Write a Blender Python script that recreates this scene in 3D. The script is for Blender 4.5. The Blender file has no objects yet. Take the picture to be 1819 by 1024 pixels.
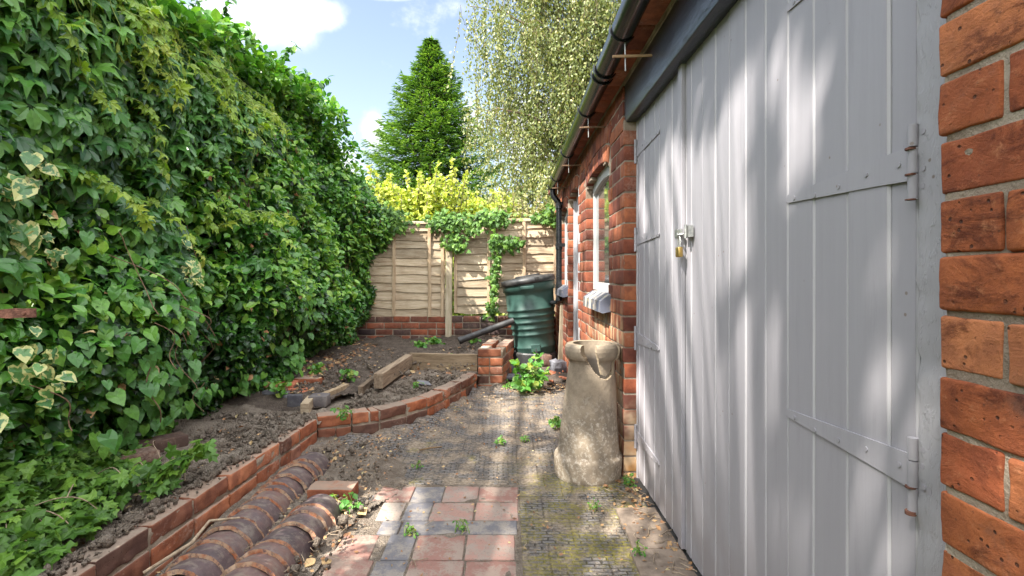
import bpy, math, random
import numpy as np
from mathutils import Vector, Matrix
random.seed(7); rng = np.random.default_rng(7)
R = math.radians
SC = bpy.context.scene

# ------------------------------------------------------------------ camera
F, CX, CY, H = 900.0, 903.0, 489.0, 1.12
cam = bpy.data.cameras.new('camera'); co = bpy.data.objects.new('camera', cam)
SC.collection.objects.link(co); SC.camera = co
co.location = (0, 0, H); co.rotation_euler = (R(90), 0, 0)
cam.sensor_width = 36; cam.lens = F / 1819 * 36
cam.shift_x = (909.5 - CX) / 1819; cam.shift_y = (CY - 512) / 1819
cam.clip_start = 0.02; cam.clip_end = 2000

# ------------------------------------------------------------------ light
LD = Vector((1.0, 0.80, -1.6)).normalized()          # the way the sunlight travels
sun = bpy.data.lights.new('sun', 'SUN'); so = bpy.data.objects.new('sun', sun)
SC.collection.objects.link(so)
so.rotation_euler = LD.to_track_quat('-Z', 'Y').to_euler()
sun.energy = 5.0; sun.angle = R(0.4); sun.color = (1.0, 0.95, 0.87)
elev = math.asin(-LD.z); az = math.atan2(-LD.x, -LD.y)
world = bpy.data.worlds.new('World'); SC.world = world; world.use_nodes = True
SC.view_settings.view_transform = 'Standard'; SC.view_settings.look = 'None'
SC.view_settings.exposure = 1.62; SC.view_settings.gamma = 1

class NT:
    """tiny node helper"""
    def __init__(s, tree): s.t = tree; s.n = tree.nodes; s.l = tree.links
    def new(s, typ, **kw):
        n = s.n.new(typ)
        for k, v in kw.items(): setattr(n, k, v)
        return n
    def put(s, sock, v):
        if v is None: return
        if isinstance(v, bpy.types.NodeSocket): s.l.new(v, sock)
        elif isinstance(v, (tuple, list)) and sock.type == 'RGBA' and len(v) == 3: sock.default_value = (*v, 1)
        else: sock.default_value = v
    def math(s, op, a, b=None, c=None, clamp=False):
        n = s.new('ShaderNodeMath', operation=op); n.use_clamp = clamp
        s.put(n.inputs[0], a); s.put(n.inputs[1], b); s.put(n.inputs[2], c); return n.outputs[0]
    def vmath(s, op, a, b=None):
        n = s.new('ShaderNodeVectorMath', operation=op)
        s.put(n.inputs[0], a); s.put(n.inputs[1], b)
        return n.outputs['Value'] if op in ('LENGTH', 'DISTANCE', 'DOT_PRODUCT') else n.outputs[0]
    def noise(s, vec, scale, detail=4, rough=.55, dist=0):
        n = s.new('ShaderNodeTexNoise'); s.put(n.inputs['Vector'], vec)
        n.inputs['Scale'].default_value = scale; n.inputs['Detail'].default_value = detail
        n.inputs['Roughness'].default_value = rough; n.inputs['Distortion'].default_value = dist
        return n.outputs['Fac']
    def vor(s, vec, scale, feature='F1', out='Distance'):
        n = s.new('ShaderNodeTexVoronoi', feature=feature); s.put(n.inputs['Vector'], vec)
        n.inputs['Scale'].default_value = scale; return n.outputs[out]
    def ramp(s, fac, stops, interp='LINEAR'):
        n = s.new('ShaderNodeValToRGB'); n.color_ramp.interpolation = interp
        e = n.color_ramp.elements
        while len(e) < len(stops): e.new(.5)
        for k, (p, c) in enumerate(stops):
            e[k].position = p
            e[k].color = (c, c, c, 1) if isinstance(c, (int, float)) else (*c, 1)
        s.put(n.inputs[0], fac); return n.outputs[0]
    def mix(s, fac, a, b, mode='MIX'):
        n = s.new('ShaderNodeMix', data_type='RGBA', blend_type=mode)
        s.put(n.inputs[0], fac); s.put(n.inputs[6], a); s.put(n.inputs[7], b); return n.outputs[2]
    def sep(s, v):
        n = s.new('ShaderNodeSeparateXYZ'); s.put(n.inputs[0], v); return n.outputs
    def mapping(s, vec, scale=(1,1,1), rot=(0,0,0), loc=(0,0,0)):
        n = s.new('ShaderNodeMapping'); s.put(n.inputs[0], vec)
        n.inputs[1].default_value = loc; n.inputs[2].default_value = rot; n.inputs[3].default_value = scale
        return n.outputs[0]
    def smooth(s, v, a, b):
        n = s.new('ShaderNodeMapRange', interpolation_type='SMOOTHSTEP'); s.put(n.inputs[0], v)
        n.inputs[1].default_value = a; n.inputs[2].default_value = b; return n.outputs[0]

# sky with broken white clouds
w = NT(world.node_tree); w.n.clear()
sky = w.new('ShaderNodeTexSky', sky_type='NISHITA'); sky.sun_disc = False
sky.sun_elevation = elev; sky.sun_rotation = az; sky.air_density = 1.0; sky.dust_density = 1.6; sky.ozone_density = 1.3
gen = w.new('ShaderNodeTexCoord').outputs['Generated']
gx, gy, gz = w.sep(gen)[:3]
fy = w.math('MAXIMUM', w.math('ABSOLUTE', gy), .2)
n1 = w.noise(w.mapping(gen, (1, 1, 1.8)), 3.4, 8, .6)
n2 = w.noise(gen, 9, 6, .6)
def blob(px, py, rx, ry):
    c = ((px - CX) / F, (CY - py) / F)
    dx = w.math('DIVIDE', w.math('SUBTRACT', w.math('DIVIDE', gx, fy), c[0]), rx / F)
    dz = w.math('DIVIDE', w.math('SUBTRACT', w.math('DIVIDE', gz, fy), c[1]), ry / F)
    d = w.math('SQRT', w.math('ADD', w.math('MULTIPLY', dx, dx), w.math('MULTIPLY', dz, dz)))
    return w.math('SUBTRACT', 1.0, d)
acc = w.math('SUBTRACT', w.math('MULTIPLY', n1, 3.0), 1.95)
for b in ((470, 40, 130, 60), (555, 28, 70, 40), (380, 30, 90, 50), (665, 240, 32, 50), (832, 215, 36, 60), (690, -12, 60, 16), (690, 340, 60, 30), (600, 300, 60, 60), (940, 240, 60, 90)):
    acc = w.math('MAXIMUM', acc, blob(*b))
acc = w.math('ADD', acc, w.math('MULTIPLY', w.math('SUBTRACT', n2, .5), 1.7))
acc = w.math('ADD', acc, w.math('MULTIPLY', w.smooth(gz, .52, .72), 1.1))     # cloud banks added overhead and behind, out of view, for fill light
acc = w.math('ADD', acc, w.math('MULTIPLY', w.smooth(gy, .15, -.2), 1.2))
cm = w.math('MULTIPLY', w.smooth(acc, -.1, .75), w.smooth(gz, 0.0, .12))
shade = w.ramp(n1, [(.3, (5.9, 6.15, 6.7)), (.7, (8.6, 8.7, 8.9))])
shade.node.color_ramp.elements[0].color = (.72, .77, .86, 1); shade.node.color_ramp.elements[1].color = (1, 1, 1, 1)
shade2 = w.vmath('SCALE', shade)       # unseen cloud overhead and behind is brightened further as added fill light
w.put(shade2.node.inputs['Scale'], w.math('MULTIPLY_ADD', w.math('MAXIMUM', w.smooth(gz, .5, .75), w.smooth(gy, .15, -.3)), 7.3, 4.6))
skyc = w.mix(1.0, sky.outputs[0], (1.14, .98, .85), 'MULTIPLY')
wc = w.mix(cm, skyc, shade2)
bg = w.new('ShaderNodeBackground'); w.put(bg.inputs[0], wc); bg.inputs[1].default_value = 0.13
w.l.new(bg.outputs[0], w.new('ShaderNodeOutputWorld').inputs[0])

# ------------------------------------------------------------------ helpers
def P(x, y, Y): return np.array([(x - CX) / F * Y, Y, H - (y - CY) / F * Y])
def PZ(x, y, Z=0.0):
    Y = F * (H - Z) / (y - CY); return np.array([(x - CX) / F * Y, Y, Z])

def vnoise(p, seed=0):
    """vectorised 3-D value noise in -1..1"""
    p = np.asarray(p, float); i = np.floor(p).astype(np.int64); f = p - i; f = f * f * (3 - 2 * f)
    def h(a, b, c):
        n = (a * 374761393 + b * 668265263 + c * 2147483647 + seed * 974711) & 0xffffffff
        n = ((n ^ (n >> 13)) * 1274126177) & 0xffffffff
        n = n ^ (n >> 16); return (n & 0xffff) / 32767.5 - 1
    x, y, z = i[..., 0], i[..., 1], i[..., 2]; r = 0
    for dx in (0, 1):
        for dy in (0, 1):
            for dz in (0, 1):
                r = r + h(x + dx, y + dy, z + dz) * (f[..., 0] if dx else 1 - f[..., 0]) * (f[..., 1] if dy else 1 - f[..., 1]) * (f[..., 2] if dz else 1 - f[..., 2])
    return r
def fbm(p, o=3, seed=0):
    return sum(vnoise(np.asarray(p) * 2 ** k, seed + k) / 2 ** k for k in range(o))

class G:
    """geometry collected for ONE mesh"""
    def __init__(s): s.v = []; s.c = []; s.loops = []; s.sizes = []; s.m = []; s.n = 0; s.sm = []
    def add(s, v, faces, col=None, mat=0, smooth=False):
        v = np.asarray(v, float).reshape(-1, 3)
        if col is None: col = np.zeros((len(v), 3))
        col = np.broadcast_to(np.asarray(col, float), (len(v), 3))
        s.v.append(v); s.c.append(col)
        if isinstance(faces, np.ndarray):
            s.loops.append((faces + s.n).ravel()); k = len(faces); s.sizes.append(np.full(k, faces.shape[1]))
        else:
            k = len(faces); s.loops.append(np.array([i + s.n for f in faces for i in f], int)); s.sizes.append(np.array([len(f) for f in faces], int))
        s.m.append(np.full(k, mat)); s.sm.append(np.full(k, smooth)); s.n += len(v); return s
    def build(s, name, mats, parent=None, loc=None):
        v = np.concatenate(s.v); lo = np.concatenate(s.loops); sz = np.concatenate(s.sizes)
        me = bpy.data.meshes.new(name)
        if loc is not None: v = v - np.asarray(loc, float)
        me.vertices.add(len(v)); me.vertices.foreach_set('co', v.ravel())
        me.loops.add(len(lo)); me.loops.foreach_set('vertex_index', lo.astype(np.int32))
        me.polygons.add(len(sz)); st = np.concatenate([[0], np.cumsum(sz)[:-1]])
        me.polygons.foreach_set('loop_start', st.astype(np.int32)); me.polygons.foreach_set('loop_total', sz.astype(np.int32))
        if not isinstance(mats, (list, tuple)): mats = [mats]
        for m in mats: me.materials.append(m)
        me.polygons.foreach_set('material_index', np.concatenate(s.m).astype(np.int32))
        me.polygons.foreach_set('use_smooth', np.concatenate(s.sm).astype(bool))
        a = me.color_attributes.new('Col', 'FLOAT_COLOR', 'POINT')
        c = np.concatenate(s.c); a.data.foreach_set('color', np.hstack([c, np.ones((len(c), 1))]).ravel())
        me.update(); me.validate()
        o = bpy.data.objects.new(name, me); SC.collection.objects.link(o)
        if loc is not None: o.location = loc
        if parent is not None:
            o.parent = parent; o.location = (np.asarray(loc if loc is not None else (0, 0, 0)) - np.asarray(parent.location) * 1.0) if parent.type == 'EMPTY' and parent.parent is None else o.location
        return o
def tag(o, label, cat, group=None, kind=None):
    if label: o['label'] = label
    if cat: o['category'] = cat
    if group: o['group'] = group
    if kind: o['kind'] = kind
    return o
def thing(name, label, cat, group=None, loc=(0, 0, 0)):
    o = bpy.data.objects.new(name, None); SC.collection.objects.link(o); o.location = loc
    o.empty_display_size = .1
    return tag(o, label, cat, group)
def struct(g, name, mats): return tag(g.build(name, mats), None, None, kind='structure')

BOXF = [(0,1,3,2),(4,6,7,5),(0,4,5,1),(2,3,7,6),(0,2,6,4),(1,5,7,3)]
_bt = {}
def box_template(n):
    if n in _bt: return _bt[n]
    vs = {}; V = []; Fc = []
    def vid(i, j, k):
        if (i, j, k) not in vs: vs[(i, j, k)] = len(V); V.append((i / n[0] - .5, j / n[1] - .5, k / n[2] - .5))
        return vs[(i, j, k)]
    for ax in range(3):
        a, b = [q for q in range(3) if q != ax]
        for side in (0, n[ax]):
            for i in range(n[a]):
                for j in range(n[b]):
                    q = []
                    for di, dj in ((0,0),(1,0),(1,1),(0,1)):
                        t = [0,0,0]; t[ax] = side; t[a] = i + di; t[b] = j + dj; q.append(vid(*t))
                    flip = (side == 0) ^ (ax == 1)
                    Fc.append(q[::-1] if flip else q)
    _bt[n] = (np.array(V), np.array(Fc)); return _bt[n]
def rbox(g, cen, size, rot=None, r=.004, n=(1,1,1), amp=0, freq=25, mat=0, col=None, smooth=False, seed=0):
    """rounded, worn box(es): cen (N,3), size (N,3), rot (N,3,3)"""
    cen = np.atleast_2d(np.asarray(cen, float)); N = len(cen); size = np.broadcast_to(np.asarray(size, float), (N, 3))
    T, Fc = box_template(n)
    # push the outer grid lines near the edge so that the rounding has vertices to work with
    p = T[None] * size[:, None]
    if r > 0 and min(n) >= 3:
        h = size / 2
        for ax in range(3):
            step = 1.0 / n[ax]; t = T[:, ax]
            offs = [0, .12, .38, .68, 1.0] if n[ax] >= 14 else [0, 1.0] if n[ax] < 8 else [0, .4, 1.0]
            for q_ in range(1, len(offs)):
                near = np.abs(np.abs(t) - (.5 - step * q_)) < 1e-6
                p[:, near, ax] = np.sign(t[near]) * (h[:, ax:ax+1] - r * offs[q_])
        inner = np.clip(p, -(h - r)[:, None], (h - r)[:, None]); d = p - inner; keepd = d / (np.linalg.norm(d, axis=2, keepdims=True) + 1e-9)
        L = np.linalg.norm(d, axis=2, keepdims=True); on = L > 1e-9
        k = (np.abs(d) > 1e-9).sum(2, keepdims=True)
        p = np.where(on & (k > 1), inner + d / np.maximum(L, 1e-9) * r, p)
    if rot is None: q = p + cen[:, None]
    else:
        rot = np.asarray(rot, float)
        if rot.ndim == 2: rot = np.broadcast_to(rot, (N, 3, 3))
        q = np.einsum('nij,nvj->nvi', rot, p) + cen[:, None]
    if amp:
        nrm = T / np.linalg.norm(T, axis=1, keepdims=True)
        nn = keepd if (r > 0 and min(n) >= 3) else np.broadcast_to(nrm[None], q.shape)
        if rot is not None: nn = np.einsum('nij,nvj->nvi', rot, nn)
        q = q + nn * (fbm(q * freq, 3, seed)[..., None] * amp)
    V = len(T)
    fs = (Fc[None] + (np.arange(N) * V)[:, None, None]).reshape(-1, 4)
    if col is None: col = rng.random((N, 3))
    col = np.broadcast_to(np.asarray(col, float), (N, 3))
    g.add(q.reshape(-1, 3), fs, np.repeat(col, V, axis=0), mat, smooth)
    return g
def bx(g, lo, hi, mat=0, col=None, r=0, n=(1,1,1), amp=0, smooth=False):
    lo, hi = np.array(lo, float), np.array(hi, float)
    return rbox(g, (lo + hi) / 2, np.abs(hi - lo), r=r, n=n, amp=amp, mat=mat, col=col, smooth=smooth)
def rz(a): c, s = math.cos(a), math.sin(a); return np.array([[c,-s,0],[s,c,0],[0,0,1.]])
def euler(rx=0, ry=0, rzz=0): return np.array(Matrix.Rotation(rzz,3,'Z') @ Matrix.Rotation(ry,3,'Y') @ Matrix.Rotation(rx,3,'X'))
def tube(g, pts, rad, n=8, mat=0, col=None, caps=True, smooth=True):
    pts = np.asarray(pts, float); m = len(pts); rad = np.broadcast_to(rad, (m,))
    t = np.gradient(pts, axis=0); t /= np.linalg.norm(t, axis=1, keepdims=True) + 1e-12
    up = np.array([0, 0, 1.]) if abs(t[0][2]) < .9 else np.array([1., 0, 0])
    a = np.cross(t, up); a /= np.linalg.norm(a, axis=1, keepdims=True) + 1e-12; b = np.cross(t, a)
    th = np.linspace(0, 2 * math.pi, n, endpoint=False)
    v = pts[:, None] + rad[:, None, None] * (a[:, None] * np.cos(th)[None, :, None] + b[:, None] * np.sin(th)[None, :, None])
    i, j = np.meshgrid(np.arange(m - 1), np.arange(n), indexing='ij'); k = (j + 1) % n
    f = np.stack([i*n+j, i*n+k, (i+1)*n+k, (i+1)*n+j], -1).reshape(-1, 4)
    g.add(v.reshape(-1, 3), f, col, mat, smooth)
    if caps: g.add(v[0], [tuple(range(n))], col, mat); g.add(v[-1], [tuple(range(n))[::-1]], col, mat)
    return g
def grid_faces(nu, nv, wrap=False):
    i, j = np.meshgrid(np.arange(nu - 1), np.arange(nv if wrap else nv - 1), indexing='ij'); k = (j + 1) % nv
    return np.stack([i*nv+j, (i+1)*nv+j, (i+1)*nv+k, i*nv+k], -1).reshape(-1, 4)

# leaves ---------------------------------------------------------------
def fan(outline, center, zc=0.0, droop=.18):
    o = np.array(outline, float); n = len(o)
    L = np.hypot(o[:, 0] - center[0], o[:, 1])
    v = np.vstack([[center[0], 0, zc], np.column_stack([o, -droop * L ** 1.5 + .05 * np.sin(np.arange(n) * 2.1)])])
    f = np.array([(0, 1 + i, 1 + (i + 1) % n) for i in range(n)]); e = np.ones(n + 1); e[0] = 0
    return v, f, e
def oval(wd=.3, bend=.15):
    v = np.array([(0,0,0),(.2,wd*.62,.04),(.47,wd*1.0,.03),(.76,wd*.60,-.02),(1,0,-bend*1.6),(.76,-wd*.60,-.02),(.47,-wd*1.0,.03),(.2,-wd*.62,.04),(.24,0,-.02),(.5,0,-.05),(.77,0,-.09)], float)
    f = [(0,8,1),(1,8,9,2),(2,9,10,3),(3,10,4),(0,7,8),(8,7,6,9),(9,6,5,10),(10,5,4)]
    ff = []
    for q in f: ff += [q] if len(q) == 3 else [(q[0],q[1],q[2]),(q[0],q[2],q[3])]
    return v, np.array(ff), np.array([.6,1,1,1,1,1,1,1,0,0,0.])
IVY = fan([(0,.06),(-.14,.34),(.16,.50),(.34,.27),(.62,.36),(.66,.16),(1,0),(.66,-.16),(.62,-.36),(.34,-.27),(.16,-.50),(-.14,-.34),(0,-.06)], (.32, 0), .03)
HEART = fan([(0,0),(-.16,.17),(-.1,.38),(.2,.46),(.55,.32),(1,0),(.55,-.32),(.2,-.46),(-.1,-.38),(-.16,-.17)], (.32, 0), -.03, .1)
OVAL = oval(.33); SLIM = oval(.22, .25); BROAD = oval(.42, .1)
NEEDLE = (np.array([(0,0,0),(.4,.13,.0),(1,0,-.12),(.4,-.13,.0)], float), np.array([(0,1,2),(0,2,3)]), np.array([0,1,1,1.]))
TINY = (np.array([(0,0,0),(.45,.3,0),(1,0,-.1),(.45,-.3,0)], float), np.array([(0,1,2),(0,2,3)]), np.array([0,1,1,1.]))
def palmate():
    vs, fs, es, n = [], [], [], 0
    for a, s in ((-1.75,.62),(-.85,.9),(0,1.05),(.85,.9),(1.75,.62)):
        v, f, e = oval(.235, .32); v = v + [.10,0,0]; c, q = math.cos(a*.9), math.sin(a*.9)
        v = v * s; v = np.column_stack([v[:,0]*c - v[:,1]*q, v[:,0]*q + v[:,1]*c, v[:,2]])
        vs.append(v); fs.append(f + n); es.append(e); n += len(v)
    return np.vstack(vs), np.vstack(fs), np.concatenate(es)
PALM = palmate()
def unit(a): return a / (np.linalg.norm(a, axis=-1, keepdims=True) + 1e-12)
def leaves(g, tpl, pos, d, nrm, size, mat=0, rnd=None, b=None):
    v, f, e = tpl; N = len(pos); pos = np.asarray(pos, float)
    if N == 0: return g
    d = unit(np.asarray(d, float)); nrm = np.asarray(nrm, float); nrm = unit(nrm - d * (nrm * d).sum(1, keepdims=True))
    s = np.cross(nrm, d); size = np.broadcast_to(size, (N,))[:, None, None]
    q = pos[:, None] + size * (v[None, :, 0:1] * d[:, None] + v[None, :, 1:2] * s[:, None] + v[None, :, 2:3] * nrm[:, None])
    if rnd is None: rnd = rng.random(N)
    if b is None: b = rng.random(N)
    V = len(v); col = np.stack([np.repeat(rnd, V), np.tile(e, N), np.repeat(b, V)], 1)
    fs = (f[None] + (np.arange(N) * V)[:, None, None]).reshape(-1, 3)
    g.add(q.reshape(-1, 3), fs, col, mat, False); return g
def rn(*s): return rng.normal(size=s)
def ru(a, b, n=None): return rng.uniform(a, b, n)

# ------------------------------------------------------------------ materials
def mat(name, fn, rough=.8, spec=.5, metal=0.0):
    m = bpy.data.materials.new(name); m.use_nodes = True; t = NT(m.node_tree)
    p = t.n['Principled BSDF']; p.inputs['Roughness'].default_value = rough
    p.inputs['Specular IOR Level'].default_value = spec; p.inputs['Metallic'].default_value = metal
    pos = t.new('ShaderNodeNewGeometry').outputs['Position']
    att = t.new('ShaderNodeAttribute', attribute_name='Col'); c = t.sep(att.outputs['Vector'])
    fn(t, p, pos, c); return m
def bump(t, p, h, strength=.5, dist=.005, prev=None):
    n = t.new('ShaderNodeBump'); n.inputs['Strength'].default_value = strength; n.inputs['Distance'].default_value = dist
    t.put(n.inputs['Height'], h)
    if prev is not None: t.put(n.inputs['Normal'], prev)
    t.l.new(n.outputs[0], p.inputs['Normal']); return n.outputs[0]

def brick_fn(pal, stain=.3, lime=0.25, fscale=1.0, top=0.0):
    def fn(t, p, pos, c):
        base = t.ramp(c[0], pal)
        n1 = t.noise(pos, 14 * fscale, 6, .65); n2 = t.noise(pos, 70 * fscale, 4, .7); n3 = t.noise(pos, 3.1, 5, .6)
        col = t.mix(t.smooth(n1, .35, .75), t.mix(1, base, (.62, .55, .55), 'MULTIPLY'), t.mix(1, base, (1.25, 1.15, 1.0), 'MULTIPLY'))
        pit = t.smooth(t.vor(pos, 95 * fscale), .0, .28)
        pm = t.math('MULTIPLY', t.math('SUBTRACT', 1.0, pit), t.smooth(n2, .5, .62))
        col = t.mix(t.math('MULTIPLY', pm, .8), col, (.05, .025, .018))
        soot = t.math('MULTIPLY', t.smooth(t.noise(pos, 7, 6, .7), .52, .72), stain)
        col = t.mix(soot, col, (.06, .042, .036))
        wm = t.math('MULTIPLY', t.smooth(t.math('ADD', t.math('MULTIPLY', n3, .6), t.math('MULTIPLY', n2, .4)), .53, .68), lime)
        col = t.mix(wm, col, (.55, .45, .36))
        up = t.sep(t.new('ShaderNodeNewGeometry').outputs['Normal'])[2]
        du = t.math('MULTIPLY', t.smooth(up, .55, .9), t.smooth(t.noise(pos, 11, 6, .7), .2, .5))
        col = t.mix(t.math('MULTIPLY', du, top), col, (.25,.20,.155))
        t.put(p.inputs['Base Color'], col)
        h = t.math('ADD', t.math('MULTIPLY', n1, .5), t.math('ADD', t.math('MULTIPLY', n2, .35), t.math('MULTIPLY', pm, -.8)))
        bump(t, p, h, .8, .004)
    return fn
PAL_WALL = [(0, (.13,.045,.032)), (.3, (.22,.068,.038)), (.6, (.30,.095,.048)), (.85, (.36,.135,.065)), (1, (.17,.06,.05))]
PAL_NEAR = [(0, (.30,.085,.035)), (.5, (.42,.14,.052)), (1, (.50,.20,.09))]
PAL_BED = [(0, (.10,.065,.055)), (.2, (.20,.09,.06)), (.5, (.36,.13,.065)), (.85, (.44,.18,.095)), (1, (.28,.15,.12))]
PAL_BACK = [(0, (.07,.055,.055)), (.4, (.13,.07,.055)), (.7, (.24,.085,.05)), (1, (.32,.11,.06))]
M = {}
def wall_fn(t, p, pos, c):
    brick_fn(PAL_WALL, .55, .22)(t, p, pos, c)
    base = p.inputs['Base Color'].links[0].from_socket
    x, y, z = t.sep(pos)[:3]
    # pale lime run-off and damp staining low on the wall beside the pot
    st = t.noise(t.mapping(pos, (1, 9, 1.1)), 1.6, 5, .6)
    zone = t.math('MULTIPLY', t.smooth(z, 1.05, .75), t.smooth(y, 4.4, 3.4))
    k = t.math('MULTIPLY', t.smooth(st, .42, .58), zone)
    colr = t.ramp(t.noise(pos, 5, 4), [(.35, (.44,.24,.08)), (.6, (.62,.50,.33))])
    t.put(p.inputs['Base Color'], t.mix(t.math('MULTIPLY', k, .72), base, colr))
M['brick_wall'] = mat('brick_wall', wall_fn, .88, .3)
def near_fn(t, p, pos, c):
    brick_fn(PAL_NEAR, .75, .0, fscale=1.0)(t, p, pos, c)
    base = p.inputs['Base Color'].links[0].from_socket
    a = t.noise(t.mapping(pos, (1, 1, 2.0)), 9, 7, .75, .6); b = t.noise(pos, 31, 6, .75)
    col = t.mix(t.smooth(a, .5, .66), base, t.mix(1, base, (.42, .36, .36), 'MULTIPLY'))
    col = t.mix(t.math('MULTIPLY', t.smooth(b, .55, .72), .6), col, (.46, .19, .09))
    crack = t.math('SUBTRACT', 1.0, t.smooth(t.vor(t.vmath('ADD', pos, t.vmath('SCALE', t.mapping(pos))), 7, 'DISTANCE_TO_EDGE'), 0, .012))
    pit = t.math('MULTIPLY', t.smooth(t.vor(pos, 60), .2, .1), t.smooth(t.noise(pos, 13, 3), .46, .56))
    col = t.mix(t.math('MULTIPLY', pit, .85), col, (.06, .025, .015))
    t.put(p.inputs['Base Color'], col)
    h = t.math('ADD', t.math('MULTIPLY', a, 1.2), t.math('SUBTRACT', t.math('MULTIPLY', b, .8), t.math('MULTIPLY', pit, 1.4)))
    h = t.math('ADD', h, t.math('MULTIPLY', t.noise(pos, 130, 4, .75), .35))
    bump(t, p, h, .9, .005)
M['brick_near'] = mat('brick_near', near_fn, .85, .3)
M['brick_bed'] = mat('brick_bed', brick_fn(PAL_BED, .5, .45, top=.8), .9, .3)
M['brick_back'] = mat('brick_back', brick_fn(PAL_BACK, .5, .15), .9, .3)
M['brick_blue'] = mat('brick_blue', brick_fn([(0, (.06,.065,.08)), (.6, (.10,.105,.125)), (1, (.16,.15,.15))], .3, .2), .7, .5)
M['brick_brown'] = mat('brick_brown', brick_fn([(0, (.09,.06,.05)), (1, (.20,.12,.09))], .5, .3), .9, .3)
def mortar_fn(a, b):
    def fn(t, p, pos, c):
        n = t.noise(pos, 30, 6, .7); n2 = t.noise(pos, 160, 3, .7)
        t.put(p.inputs['Base Color'], t.mix(t.smooth(t.noise(pos, 6, 5), .35, .65), a, b))
        bump(t, p, t.math('ADD', n, t.math('MULTIPLY', n2, .4)), 1, .008)
    return fn
M['mortar'] = mat('mortar', mortar_fn((.20,.15,.11), (.36,.30,.23)), .95, .2)
M['mortar_near'] = mat('mortar_near', mortar_fn((.25,.20,.15), (.42,.36,.285)), .95, .2)

def paint_fn(colr, dirt, dk=.35, crack=0.0):
    def fn(t, p, pos, c):
        st = t.noise(t.mapping(pos, (1, 26, 1.2)), 2.2, 6, .6)
        col = t.mix(t.smooth(st, .35, .75), colr, tuple(q * .95 for q in colr))
        spots = t.math('MULTIPLY', t.smooth(t.vor(pos, 20), .085, .04), t.smooth(t.noise(pos, 4), .50, .58))
        col = t.mix(t.math('MULTIPLY', t.smooth(t.noise(t.mapping(pos, (1, 7, .8)), 3.2, 7, .72), .52, .74), .3), col, tuple(q * .62 for q in colr))
        col = t.mix(t.math('MULTIPLY', spots, .85), col, dirt)
        low = t.math('MULTIPLY', t.smooth(t.sep(pos)[2], .5, 0), t.smooth(t.noise(pos, 6, 5), .33, .6))
        col = t.mix(t.math('MULTIPLY', low, dk), col, dirt)
        col = t.mix(1, col, t.ramp(c[0], [(0, .95), (1, 1.0)]), 'MULTIPLY')
        col = t.mix(t.math('MULTIPLY', t.smooth(c[1], .5, .9), .34), col, (.62,.605,.60))
        t.put(p.inputs['Base Color'], col)
        h = t.math('ADD', t.math('MULTIPLY', t.noise(t.mapping(pos, (1, 60, 3)), 3, 3), .25), t.math('MULTIPLY', t.noise(pos, 45, 4), .5))
        if crack:
            q = t.mapping(pos, (1, 1.3, .55) if crack > 1.3 else (1, .25, 2.4))
            v = t.math('ADD', t.math('MULTIPLY', t.smooth(t.noise(q, 22, 3, .6), .5, .56), .5), t.math('MULTIPLY', t.smooth(t.noise(q, 70, 3, .7), .56, .62), .5))
            h = t.math('ADD', t.math('MULTIPLY', h, .5), t.math('MULTIPLY', v, crack * .55))
        bump(t, p, h, .35 + crack * .2, .0022)
    return fn
M['door_paint'] = mat('door_paint', paint_fn((.335,.322,.345), (.20,.15,.12)), .55, .4)
M['frame_paint'] = mat('frame_paint', paint_fn((.36,.35,.365), (.17,.13,.1), .3, 1.4), .55, .4)
M['dark_paint'] = mat('dark_paint', paint_fn((.026,.031,.043), (.015,.015,.018), .2, 1.2), .30, .6)
M['white_paint'] = mat('white_paint', paint_fn((.46,.465,.46), (.28,.24,.2), .3, .6), .5, .4)
def plain_fn(a, b, sc=20, bs=.3, bd=.003):
    def fn(t, p, pos, c):
        n = t.noise(pos, sc, 6, .65)
        t.put(p.inputs['Base Color'], t.mix(t.smooth(n, .35, .65), a, b)); bump(t, p, t.noise(pos, sc * 3, 4), bs, bd)
    return fn
M['black_plastic'] = mat('black_plastic', plain_fn((.010,.011,.013), (.02,.021,.023), 12, .12), .22, .6)
M['dull_black'] = mat('dull_black', plain_fn((.02,.02,.021), (.045,.043,.04), 12, .2), .5, .5)
M['green_plastic'] = mat('green_plastic', plain_fn((.026,.066,.055), (.042,.092,.076), 7, .15), .46, .5)
M['galv'] = mat('galv', plain_fn((.32,.33,.32), (.5,.5,.47), 60, .3), .5, .5, .7)
M['brass'] = mat('brass', plain_fn((.45,.30,.10), (.6,.42,.16), 60, .2), .35, .5, .9)
M['rust'] = mat('rust', plain_fn((.10,.045,.032), (.24,.11,.075), 60, .9), .85, .3)
M['rustpaint'] = mat('rustpaint', plain_fn((.40,.38,.385), (.42,.36,.33), 50, .3), .55, .4)
M['dark_inside'] = mat('dark_inside', plain_fn((.02,.018,.016), (.04,.035,.03), 6), .95, .1)
def glass_fn(t, p, pos, c):
    t.put(p.inputs['Base Color'], (.05,.055,.055))
    p.inputs['Coat Weight'].default_value = 1.0; p.inputs['Coat Roughness'].default_value = .03; p.inputs['Coat IOR'].default_value = 2.1
    bump(t, p, t.noise(pos, 2.2, 2), .05, .02)
M['glass'] = mat('glass', glass_fn, .12, 1.0)
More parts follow.
